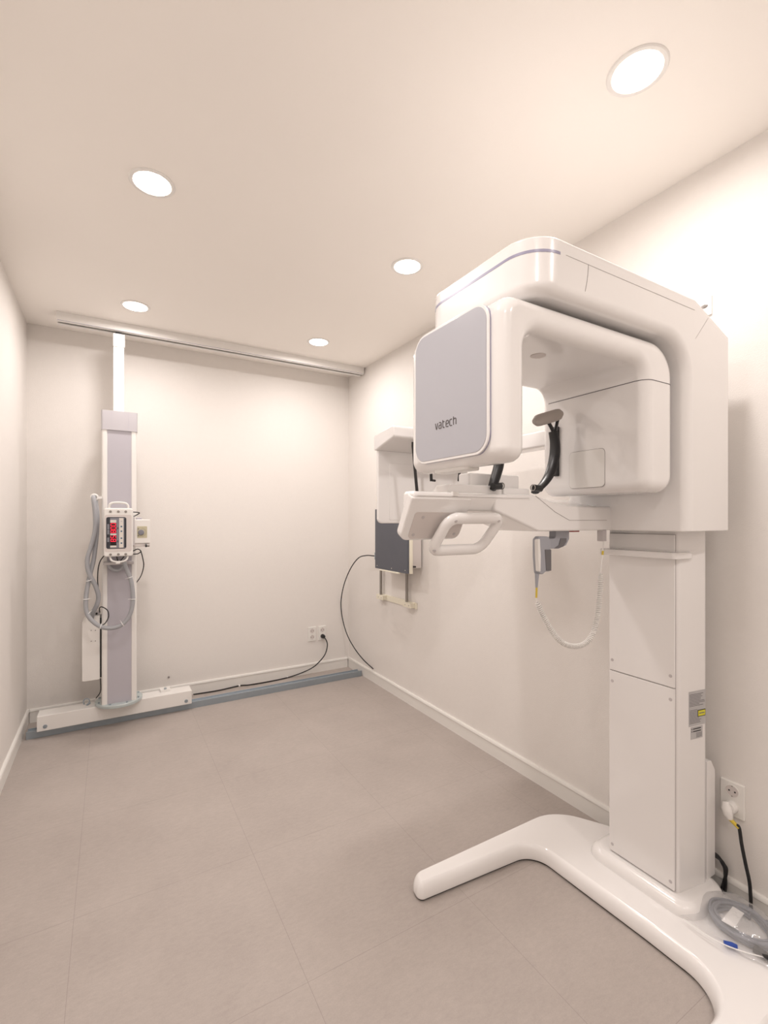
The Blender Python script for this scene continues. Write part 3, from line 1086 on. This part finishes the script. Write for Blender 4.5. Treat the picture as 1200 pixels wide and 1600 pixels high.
# ------------------------------------------------------------------ tube stand
ts = thing('xray_tube_stand', 'white x-ray tube column on wheeled trunk with grey hoses, left', 'x-ray stand', (0.05, YS, 0))
TB0, TB1 = 3.335, 3.445
mb = MB().prism([(TB0, 0.046), (TB0, 0.135), (TB1, 0.135), (TB1, 0.046)], 'x', -0.365, 0.470, 'whitem')
trunk = mb.build('trolley', ts, bev=0.004, seg=3)
for x, z in ((-0.325, 0.072), (0.435, 0.070)):
    MB().disc_stack((x, TB0, z), 'y', [(0.011, 0.001), (0.011, -0.003), (0.008, -0.004), (0.0079, -0.002), (0.003, -0.002)], 'galv', 18).build('axle_cap', trunk)
for x in (-0.28, 0.40):
    MB().cyl((x, 3.36, 0.062), (x, 3.425, 0.062), 0.0165, 'galv', 18).build('wheel', trunk)
mb = MB()
mb.box(0.285, 0.345, 3.39, 3.44, 0.135, 0.150, 'whitem')
mb.disc_stack((0.315, 3.40, 0.152), 'z', [(0.008, -0.002), (0.008, 0.008), (0.004, 0.010)], 'galv', 14)
mb.build('stop_block', trunk, bev=0.001, seg=1)
mb = MB()
lp = [Vector((-0.125 + 0.016 * math.cos(t), 3.39, 0.158 + 0.018 * math.sin(t))) for t in [math.pi * (-0.3 + 1.6 * i / 14) for i in range(15)]]
mb.sweep(lp, 0.0035, 'galv', 8)
mb.cyl((-0.125, 3.39, 0.135), (-0.105, 3.39, 0.148), 0.005, 'galv', 10)
mb.build('lock_pin', trunk)
# flange disc at the column foot
MB().disc_stack((0.049, YS, 0.135), 'z', [(0.128, 0.0), (0.130, 0.004), (0.130, 0.016), (0.127, 0.020)], 'translucent', 56).build('flange', ts)
for a in range(0, 360, 45):
    MB().disc_stack((0.049 + 0.116 * math.cos(math.radians(a + 20)), YS + 0.116 * math.sin(math.radians(a + 20)), 0.155), 'z', [(0.005, 0), (0.005, 0.006), (0.003, 0.007)], 'galv', 10).build('flange_bolt', ts)
cx0, cx1, yc0, yc1 = -0.044, 0.143, 3.28, 3.46
mb = MB()
sec = rpoly([(cx0, yc1, 0.01), (cx0, yc0, 0.012), (cx0 + 0.028, yc0, 0.004), (cx0 + 0.030, yc0 + 0.006), (cx1 - 0.030, yc0 + 0.006), (cx1 - 0.028, yc0, 0.004), (cx1, yc0, 0.012), (cx1, yc1, 0.01)], 5)
mb.prism(sec, 'z', 0.152, 1.83, 'whitem')
tcol = mb.build('column', ts)
MB().box(cx0 + 0.029, cx1 - 0.029, yc0 + 0.0035, yc0 + 0.008, 0.153, 1.83, 'lav').build('grey_insert', tcol)['label'] = 'lavender grey insert down the column front'
mb = MB()
mb.prism(rrect(cx0 - 0.002, cx1 + 0.004, yc0 - 0.004, yc1 + 0.004, 0.01), 'z', 1.815, 1.932, 'cap')
mb.box(cx0 + 0.05, cx0 + 0.052, yc0 - 0.0048, yc0 - 0.003, 1.816, 1.931, 'lav')
mb.box(cx1 - 0.046, cx1 - 0.044, yc0 - 0.0048, yc0 - 0.003, 1.816, 1.931, 'lav')
mb.build('column_cap', tcol)['label'] = 'grey cap round the column top'
post = MB().box(0.017, 0.076, 3.345, 3.405, 1.93, 2.35, 'whitem').build('upper_post', ts, bev=0.004, seg=2)
mb = MB()
mb.box(0.016, 0.080, 3.338, 3.41, 2.345, 2.425, 'whitem')
mb.build('rail_bracket', post, bev=0.003, seg=2)
MB().box(0.030, 0.066, 3.372, 3.402, 2.425, 2.462, 'black').build('rail_roller', post, bev=0.003, seg=2)

# control head: display turned on its side, handles above and below
YH = 3.08
head_back = MB().box(-0.010, 0.10, 3.14, 3.283, 1.07, 1.30, 'shade').build('carriage', ts, bev=0.006, seg=2)
hp = rrect(-0.032, 0.116, 1.060, 1.338, 0.014, 6)
mb = MB()
mb.loft([[(x, 3.145, z) for x, z in hp], [(x, YH + 0.012, z) for x, z in hp], [(x, YH + 0.003, z) for x, z in inset(hp, 0.003)], [(x, YH, z) for x, z in inset(hp, 0.010)]], 'whitem')
head = mb.build('control_head', ts)
mb = MB()
mb.loft([[(x, y, z) for x, z in rrect(-0.026, 0.108, 1.088, 1.300, 0.012)] for y in (YH + 0.001, YH - 0.0016)], 'shade')
mb.build('bezel', head)
hd = spline([(-0.004, YH + 0.02, 1.33), (-0.004, YH + 0.018, 1.352), (0.008, YH + 0.016, 1.366), (0.042, YH + 0.016, 1.370), (0.076, YH + 0.016, 1.366), (0.090, YH + 0.018, 1.352), (0.090, YH + 0.02, 1.33)], 5)
MB().sweep(hd, 0.0062, 'whitem', 10).build('handle', head)
hd = spline([(-0.002, YH + 0.02, 1.068), (0.006, YH + 0.014, 1.040), (0.022, YH + 0.010, 1.032), (0.045, YH + 0.010, 1.029), (0.068, YH + 0.010, 1.032), (0.084, YH + 0.014, 1.042), (0.092, YH + 0.02, 1.068)], 5)
MB().sweep(hd, 0.0050, 'whitem', 10).build('handle', head)
MB().box(0.028, 0.05, YH + 0.004, YH + 0.02, 1.018, 1.034, 'whitem').build('label_tab', head, bev=0.002, seg=1)
for z in (1.318, 1.073):
    for x in (0.002, 0.041, 0.078):
        MB().disc_stack((x, YH, z), 'y', [(0.0068, 0.002), (0.0068, -0.004), (0.0055, -0.005)], 'rod', 16).build('button', head)
mb = MB()
mb.loft([[(x, y, z) for x, z in rrect(-0.019, 0.081, 1.106, 1.286, 0.010)] for y in (YH, YH - 0.0028)], 'screen')
ys_ = YH - 0.0028
mb.box(0.000, 0.079, ys_ - 0.0005, ys_ + 0.001, 1.110, 1.282, 'screen_mid')
mb.box(0.070, 0.0795, ys_ - 0.0007, ys_ + 0.001, 1.112, 1.280, 'screen')
mb.box(0.045, 0.066, ys_ - 0.0009, ys_ + 0.001, 1.111, 1.281, 'keys')
for z in (1.262, 1.232, 1.205, 1.165, 1.137):
    mb.box(0.052, 0.060, ys_ - 0.0013, ys_, z - 0.004, z + 0.004, 'screw' if z > 1.25 else 'blue')
for z0, z1 in ((1.216, 1.246), (1.188, 1.214), (1.145, 1.170)):
    mb.box(-0.014, -0.004, ys_ - 0.0009, ys_ + 0.001, z0, z1, 'screen_mid')
for z in (1.222, 1.147):
    mb.box(0.036, 0.040, ys_ - 0.0009, ys_, z - 0.006, z + 0.006, 'screen')
disp = mb.build('display', head)
disp['label'] = 'dark display panel with red digits and blue keys'
mb = MB()
xw0, xw1 = 0.0005, 0.031
mb.box(xw0, xw1, ys_ - 0.0009, ys_ + 0.001, 1.114, 1.270, 'keys')
mb.box(xw0, xw1, ys_ - 0.0012, ys_, 1.124, 1.183, 'ledblack')
mb.box(xw0, xw1, ys_ - 0.0012, ys_, 1.193, 1.254, 'ledblack')
mb.build('digit_window', head)
SEG = {'0': 'abcdef', '5': 'acdfg', '8': 'abcdefg'}
mb = MB()


def digit(ch, zc):               # lettering runs upwards: its own up points to -x
    w, h, t = 0.0128, 0.0235, 0.0030
    segs = {'a': (-w / 2, w / 2, h / 2 - t / 2, h / 2 + t / 2), 'g': (-w / 2, w / 2, -t / 2, t / 2), 'd': (-w / 2, w / 2, -h / 2 - t / 2, -h / 2 + t / 2),
            'f': (-w / 2 - t / 2, -w / 2 + t / 2, 0.0008, h / 2), 'b': (w / 2 - t / 2, w / 2 + t / 2, 0.0008, h / 2),
            'e': (-w / 2 - t / 2, -w / 2 + t / 2, -h / 2, -0.0008), 'c': (w / 2 - t / 2, w / 2 + t / 2, -h / 2, -0.0008)}
    xc = (xw0 + xw1) / 2
    for k in SEG[ch]:
        u0, u1, v0, v1 = segs[k]
        mb.box(xc - v1, xc - v0, ys_ - 0.0018, ys_ - 0.001, zc + u0, zc + u1, 'red')


for ch, zc in (('8', 1.1535), ('5', 1.1735), ('8', 1.2035), ('0', 1.2235), ('0', 1.2435)):
    digit(ch, zc)
mb.build('red_digits', head)['label'] = 'glowing red digits reading 85 and 800'

# collimator box with dial beside the control head
YC = 3.11
mb = MB()
mb.loft([[(x, y, z) for x, z in inset(rrect(0.122, 0.207, 1.132, 1.272, 0.004, 3), i)] for y, i in ((3.20, 0), (YC + 0.002, 0), (YC, 0.002))], 'whitem')
coll = mb.build('collimator', ts)
MB().box(0.112, 0.125, 3.10, 3.19, 1.12, 1.29, 'screw').build('mount_plate', coll, bev=0.002, seg=1)
MB().box(0.118, 0.204, YC + 0.006, 3.19, 1.112, 1.133, 'shade').build('lower_plate', coll, bev=0.002, seg=1)
MB().box(0.134, 0.163, YC + 0.01, YC + 0.05, 1.270, 1.284, 'lav').build('top_tab', coll, bev=0.002, seg=1)
mb = MB()
mb.loft([[(x, y, z) for x, z in rrect(0.137, 0.190, 1.163, 1.232, 0.003, 3)] for y in (YC + 0.001, YC - 0.0012)], 'dial')
for i in range(11):
    a = math.radians(-75 + 150 * i / 10)
    x, z = 0.158 + 0.026 * math.cos(a), 1.196 + 0.026 * math.sin(a)
    mb.box(x - 0.0012, x + 0.0012, YC - 0.002, YC, z - 0.0012, z + 0.0012, 'labelink')
for x, z in ((0.143, 1.217), (0.143, 1.176)):
    mb.box(x - 0.003, x + 0.003, YC - 0.002, YC, z - 0.003, z + 0.003, 'labelink')
mb.build('dial_plate', coll)
MB().disc_stack((0.158, YC, 1.196), 'y', [(0.0165, 0.0), (0.0165, -0.010), (0.014, -0.014), (0.002, -0.0145)], 'screen_mid', 28).build('dial_knob', coll)
mb = MB()
mb.cyl((0.180, YC - 0.002, 1.118), (0.188, YC - 0.002, 1.118), 0.010, 'black', 16)
mb.cyl((0.188, YC - 0.002, 1.118), (0.202, YC - 0.002, 1.118), 0.008, 'rod', 16)
mb.build('lamp_button', coll)

# white electrics box beside the column
mb = MB()
a, b1 = at(129, 1065, 'y', 3.30), at(157, 962, 'y', 3.30)
mb.prism(rpoly([(-0.144, 0.308, 0.008), (-0.144, 0.655, 0.004), (-0.122, 0.695, 0.004), (-0.052, 0.695), (-0.052, 0.308, 0.008)], 3), 'y', 3.30, 3.42, 'whitem')
ebox = mb.build('junction_box', ts, bev=0.003, seg=2)
mb = MB()
for px, py in ((142.5, 985), (149, 985), (142.5, 1002), (149, 1001.5)):
    p = at(px, py, 'y', 3.30)
    MB().disc_stack((p.x, 3.30, p.z), 'y', [(0.003, 0.001), (0.003, -0.001)], 'seam', 10).build('screw', ebox)
mb = MB()
mb.box(-0.09, -0.055, 3.31, 3.36, 0.695, 0.715, 'screw')
mb.cyl((-0.070, 3.31, 0.706), (-0.070, 3.296, 0.706), 0.006, 'black', 10)
mb.build('terminal', ebox)
MB().box(-0.053, -0.043, 3.30, 3.42, 0.32, 0.68, 'black').build('mount_strip', ebox)

# hose hook and hoses
rg = at(147.5, 777, 'y', 3.25)
mb = MB()
mb.sweep([rg + Vector((0.016 * math.cos(t), 0, 0.016 * math.sin(t))) for t in [2 * math.pi * i / 24 for i in range(24)]], 0.006, 'whitem', 8, closed=True)
mb.box(rg.x + 0.015, cx0 + 0.002, 3.244, 3.30, rg.z - 0.008, rg.z + 0.006, 'whitem')
mb.build('hose_hook', ts)


def hose(pts, r, name, parent):
    path = resample(spline([at(px, py, 'y', y) for px, py, y in pts], 10), 0.0030)
    rad = [r * (1.0 if i % 2 else 0.88) for i in range(len(path))]
    return MB().sweep(path, rad, 'hose', 12).build(name, parent, smooth=80)


h1 = hose([(146, 774, 3.262), (146.5, 781, 3.24), (149, 805, 3.235), (148.5, 830, 3.23), (142, 855, 3.225), (137, 872, 3.22), (137, 887, 3.215), (141, 900, 3.215), (149, 915, 3.225), (154, 932, 3.24), (151, 946, 3.25), (145, 957, 3.27), (143, 966, 3.30)], 0.0132, 'hose', ts)
h2 = hose([(149, 775, 3.268), (149.5, 782, 3.26), (152, 805, 3.255), (151, 835, 3.25), (147, 870, 3.245), (142, 893, 3.235), (138, 910, 3.225), (135, 928, 3.22), (134, 945, 3.215), (136, 958, 3.21), (143, 969, 3.20), (157, 979, 3.19), (173, 981.5, 3.19), (189, 977, 3.19), (200, 966, 3.19), (206, 951, 3.19), (208, 932, 3.19), (205, 908, 3.19), (198, 890, 3.19), (193.5, 876, 3.19), (194, 868, 3.19)], 0.0125, 'hose', ts)
for px, py in ((139, 907), (134.5, 936), (137, 959), (157, 979), (191.5, 975), (207.5, 936), (203, 902)):
    cpt = at(px, py, 'y', 3.215 if px < 150 else 3.19)
    ang = {139: 1.3, 134.5: 1.55, 137: 0.9, 157: 0.3, 191.5: -0.5, 207.5: 1.5, 203: 1.9}[px]
    t = Vector((math.cos(ang), 0, -math.sin(ang) if px < 150 or px == 157 else math.sin(abs(ang))))
    t = t.normalized()
    s1 = Vector((0, 1, 0))
    s2 = t.cross(s1)
    ringp = [cpt + (s1 * math.cos(a) + s2 * math.sin(a)) * 0.0145 for a in [2 * math.pi * i / 18 for i in range(18)]]
    m_ = MB().sweep(ringp, 0.0022, 'paper', 6, closed=True)
    m_.cyl(cpt + s2 * 0.014, cpt + s2 * 0.026, 0.0012, 'paper', 6)
    m_.build('cable_tie', h2)
for pts in ([(163, 868, 3.16), (157, 876, 3.19), (153.5, 888, 3.22), (152.5, 905, 3.25), (153.5, 920, 3.255)],
            [(208, 861, 3.14), (215, 858, 3.14), (220, 861, 3.15), (216, 865, 3.15), (208, 866, 3.15)],
            [(220, 861, 3.15), (223, 872, 3.17), (224.5, 884, 3.2), (221, 898, 3.25), (215, 908, 3.29), (207, 918, 3.35)],
            [(207, 800, 3.14), (218, 801.5, 3.14), (207, 808, 3.14)],
            [(156, 957, 3.27), (155.5, 950, 3.26), (160, 948.5, 3.25), (168, 954, 3.25), (169.5, 964, 3.25), (164, 974, 3.25), (157, 978, 3.25)],
            [(182, 868, 3.15), (185, 878, 3.12), (191, 873, 3.12), (196, 866, 3.14)],
            [(157, 1060, 3.33), (157, 1080, 3.34), (150, 1091, 3.36)]):
    MB().sweep(spline([at(px, py, 'y', y) for px, py, y in pts], 6), 0.0030, 'rubber', 6).build('thin_cable', ts)
MB().sweep(spline([at(px, py, 'y', 3.235) for px, py in [(168, 878), (174, 888), (184, 891), (191, 886), (192, 876)]], 6), 0.011, 'hose', 10).build('hose', ts)
MB().box(-0.035, 0.125, 3.20, 3.284, 1.003, 1.018, 'screw').build('carriage_plate', ts, bev=0.002, seg=1)


# ------------------------------------------------------------------ sockets, plugs and leads
def outlet_plate(x0, x1, z0, z1, label, wall, face):
    cx_, cz = (x0 + x1) / 2, (z0 + z1) / 2
    loc = (cx_, face, cz) if wall == 'y' else (face, cx_, cz)
    root = thing('wall_outlet', label, 'power outlet', loc, 'wall power outlets')

    def pt(u, d, v):
        return (u, face - d, v) if wall == 'y' else (face - d, u, v)
    mb = MB()
    rr_ = rrect(x0, x1, z0, z1, 0.003, 3)
    mb.loft([[pt(u, d, v) for u, v in inset(rr_, i)] for d, i in ((0.0002, 0), (0.006, 0), (0.008, 0.002))], 'trim')
    mb.build('face_plate', root)
    for v in (cz + 0.026, cz - 0.026):
        mb = MB()
        n = 28
        def ring(r, d):
            return [pt(cx_ + r * math.cos(2 * math.pi * i / n), d, v + r * math.sin(2 * math.pi * i / n)) for i in range(n)]
        mb.loft([ring(0.0215, 0.0078), ring(0.0215, 0.0095), ring(0.0185, 0.0098)], 'trim', caps=False)
        mb.loft([ring(0.0188, 0.0098), ring(0.0175, 0.0084), ring(0.001, 0.0083)], 'shade', caps=False)
        for du in (-0.0085, 0.0085):
            k = 12
            mb.loft([[pt(cx_ + du + 0.0028 * math.cos(2 * math.pi * i / k), d, v + 0.0028 * math.sin(2 * math.pi * i / k)) for i in range(k)] for d in (0.0082, 0.0089)], 'black')
        for dv in (-0.0165, 0.0165):
            k = 8
            mb.loft([[pt(cx_ + 0.0025 * math.cos(2 * math.pi * i / k), d, v + dv + 0.0018 * math.sin(2 * math.pi * i / k)) for i in range(k)] for d in (0.0082, 0.0093)], 'rod')
        mb.build('socket', root)
    return root


outlet_plate(1.409, 1.479, 0.264, 0.381, 'double power outlet with both sockets empty, on back wall', 'y', YB)
outlet_plate(1.500, 1.570, 0.262, 0.380, 'double power outlet with a black plug in it, on back wall', 'y', YB)
outlet_plate(0.719, 0.789, 0.292, 0.405, 'double power outlet with a white plug, on right wall beside the machine', 'x', XR)

# black plug and lead running along the skirting to the trolley
pc = thing('power_cord', 'black power cord running from back wall outlet along the floor rail', 'power cord', (1.535, YB - 0.01, 0.295))
MB().disc_stack((1.535, YB - 0.0095, 0.295), 'y', [(0.017, 0.0), (0.0175, -0.010), (0.015, -0.028), (0.010, -0.034), (0.002, -0.035)], 'black', 20).build('plug', pc)
pp = [(504, 994, 3.62), (509, 999, 3.60), (511.5, 1008, 3.60), (508, 1022, 3.59), (498, 1035, 3.59), (487, 1044, 3.60), (469, 1052.3, 3.612)]
pth = [at(px, py, 'y', y) for px, py, y in pp] + [at(px, py, 'z', 0.006) for px, py in [(449, 1058.8), (420, 1065), (390, 1070), (374, 1071.5), (340, 1079), (302, 1085)]]
MB().sweep(spline(pth, 8), 0.0045, 'cable', 8).build('lead', pc)
for px, py in ((449, 1058), (374, 1071)):
    p = at(px, py, 'z', 0.008)
    MB().box(p.x - 0.006, p.x + 0.006, p.y - 0.008, p.y + 0.008, 0.0, 0.013, 'paper').build('cable_clip', pc, bev=0.002, seg=1)

# white plug with yellow sleeve and thick black lead at the right wall
wp = thing('machine_power_cord', 'thick black power cord with white plug and yellow sleeve, right wall', 'power cord', (XR - 0.01, 0.754, 0.322))
mb = MB()
a = Vector((XR - 0.0095, 0.754, 0.324))
mb.disc_stack(tuple(a), 'x', [(0.0185, 0.0), (0.019, -0.012), (0.017, -0.022)], 'whitem', 22)
mb.sweep([a + Vector((-0.018, 0.010, 0.016)), a + Vector((-0.026, 0.004, 0.0)), a + Vector((-0.028, -0.002, -0.016)), a + Vector((-0.026, -0.006, -0.030))], [0.010, 0.015, 0.014, 0.008], 'whitem', 14, flat=(1.0, 0.75, (0, 1, 0)))
mb.build('plug', wp)['label'] = 'white angled plug'
s0 = a + Vector((-0.026, -0.003, -0.028))
s1 = at(1155, 1294, 'x', XR - 0.034)
MB().cyl(s0, s1, 0.0058, 'yellow', 12).build('yellow_sleeve', wp)
ld_ = [s0 + (s1 - s0) * 0.7, s1, at(1159, 1320, 'x', XR - 0.034), at(1165, 1350, 'x', XR - 0.034), at(1171, 1378, 'x', XR - 0.032), at(1173, 1402, 'x', XR - 0.030), Vector((XR - 0.028, 0.69, 0.03)), Vector((XR - 0.025, 0.66, 0.008)), Vector((XR - 0.025, 0.56, 0.007))]
MB().sweep(spline(ld_, 8), 0.0052, 'cable', 10).build('lead', wp)
# two black leads leaving the machine's cable cover
for k, dx in enumerate((0.0, 0.013)):
    q = [Vector((1.738, 0.815, 0.165 - 0.01 * k)), at(1121 + 2 * k, 1337 + 4 * k, 'x', 1.752), at(1128 + 3 * k, 1348 + 2 * k, 'x', 1.757), at(1133 + 2 * k, 1362, 'x', 1.760), Vector((1.760, 0.770 + 0.01 * k, 0.03)), Vector((1.752 + dx, 0.80, 0.007)), Vector((1.752 + dx, 0.9, 0.007))]
    MB().sweep(spline(q, 6), 0.005, 'cable', 8).build('mains_lead', pano)

# small dark grommet on the back wall
gp = at(263.5, 1058, 'y', YB)
tag(MB().disc_stack((gp.x, YB - 0.0002, gp.z), 'y', [(0.007, 0.0), (0.007, -0.004), (0.004, -0.006)], 'seam', 16).build('wall_plug'), 'tiny grey wall plug in the back wall above the trolley', 'wall plug')

# ------------------------------------------------------------------ bagged cable on the foot
ZB = 0.058
bc = at(1160, 1445, 'z', 0.07)
bc.z = ZB
coil = thing('cable_coil', 'coil of grey cable with blue plug inside the clear plastic bag', 'cable', bc)
rc = random.Random(9)
for lay in range(3):
    pts = []
    for j in range(3):
        r0 = 0.058 + 0.007 * j + 0.002 * lay
        for i in range(14):
            a = 2 * math.pi * i / 14
            pts.append(bc + Vector(((r0 + rc.uniform(-.004, .004)) * math.cos(a) * 0.92, (r0 + rc.uniform(-.004, .004)) * math.sin(a) * 1.12, 0.0075 + lay * 0.0075 + rc.uniform(0, .003))))
    MB().sweep(spline(pts, 4), 0.0040, 'greycable', 7).build('cable_turn', coil)
mb = MB()
bp_ = at(1131, 1473, 'z', 0.07)
mb.sweep([bp_, bp_ + Vector((0.012, -0.016, 0)), bp_ + Vector((0.018, -0.026, 0))], [0.006, 0.007, 0.005], 'navy', 10)
mb.build('blue_plug', coil)['label'] = 'blue plug'
bp_ = at(1190, 1490, 'z', 0.07)
mb = MB()
mb.box(bp_.x - 0.010, bp_.x + 0.010, bp_.y - 0.020, bp_.y + 0.018, 0.0635, 0.078, 'rubber')
mb.build('dark_plug', coil, bev=0.003, seg=2)

bag = thing('plastic_bag', 'clear crumpled plastic bag holding a coiled grey cable on the machine foot', 'plastic bag', (bc.x, bc.y, ZB))
NB = 44
rb = random.Random(21)
waves = [(rb.uniform(12, 60), rb.uniform(0, 6.28), rb.uniform(0, 6.28), rb.uniform(0.0006, 0.0022)) for _ in range(14)]
cor = [Vector((1.500, 0.775, 0)), Vector((1.724, 0.775, 0)), Vector((1.668, 0.535, 0)), Vector((1.530, 0.530, 0))]
vs_, fs = [], []


def base_h(x, y):
    d = math.hypot((x - bc.x) / 0.92, (y - bc.y) / 1.12)
    return 0.034 * max(0.0, min(1.0, (0.105 - d) / 0.03)) ** 0.8


for j in range(NB + 1):
    for i in range(NB + 1):
        u, v = i / NB, j / NB
        p = (cor[0] * (1 - u) + cor[1] * u) * (1 - v) + (cor[3] * (1 - u) + cor[2] * u) * v
        edge = min(u, 1 - u, v, 1 - v)
        hgt = base_h(p.x, p.y)
        wv = sum(A * (abs(math.sin(f * (p.x * math.cos(th) + p.y * math.sin(th)) + ph)) - 0.4) for f, th, ph, A in waves)
        k = min(1, edge / 0.12)
        edge_wob = 0.006 * math.sin(9 * u + 3) + 0.005 * math.sin(17 * v)
        zz_ = ZB + 0.0035 + hgt + (wv * 1.4 + 0.004) * (0.35 + 0.65 * k) + 0.001
        zz_ = max(zz_, ZB + 0.0025)
        vs_.append((p.x + edge_wob * (1 - k), p.y + edge_wob * (1 - k), zz_))
for j in range(NB):
    for i in range(NB):
        a = j * (NB + 1) + i
        fs.append((a, a + 1, a + NB + 2, a + NB + 1))
mb = MB()
mb.add(vs_, fs, 'film')
mb.build('top_film', bag, smooth=60)
# bright folded seam and flat white square on the bag
sp = [at(1068, 1436, 'z', ZB + 0.012), at(1095, 1455, 'z', ZB + 0.018), at(1130, 1475, 'z', ZB + 0.02), at(1165, 1488, 'z', ZB + 0.018), at(1196, 1496, 'z', ZB + 0.012)]
MB().sweep(spline(sp, 6), 0.0014, 'paper', 6, flat=(0.5, 1.6, (0, 0, 1))).build('zip_seam', bag)
mb = MB()
tp = [at(px, py, 'z', ZB + 0.040) for px, py in [(1145, 1416), (1163, 1427), (1148, 1450), (1127, 1438)]]
mb.add([tuple(p) for p in tp] + [(p.x, p.y, p.z - 0.0006) for p in tp], [(0, 1, 2, 3), (7, 6, 5, 4), (0, 4, 5, 1), (1, 5, 6, 2), (2, 6, 7, 3), (3, 7, 4, 0)], 'paper')
mb.build('white_square', bag)['label'] = 'small white square on the bag'
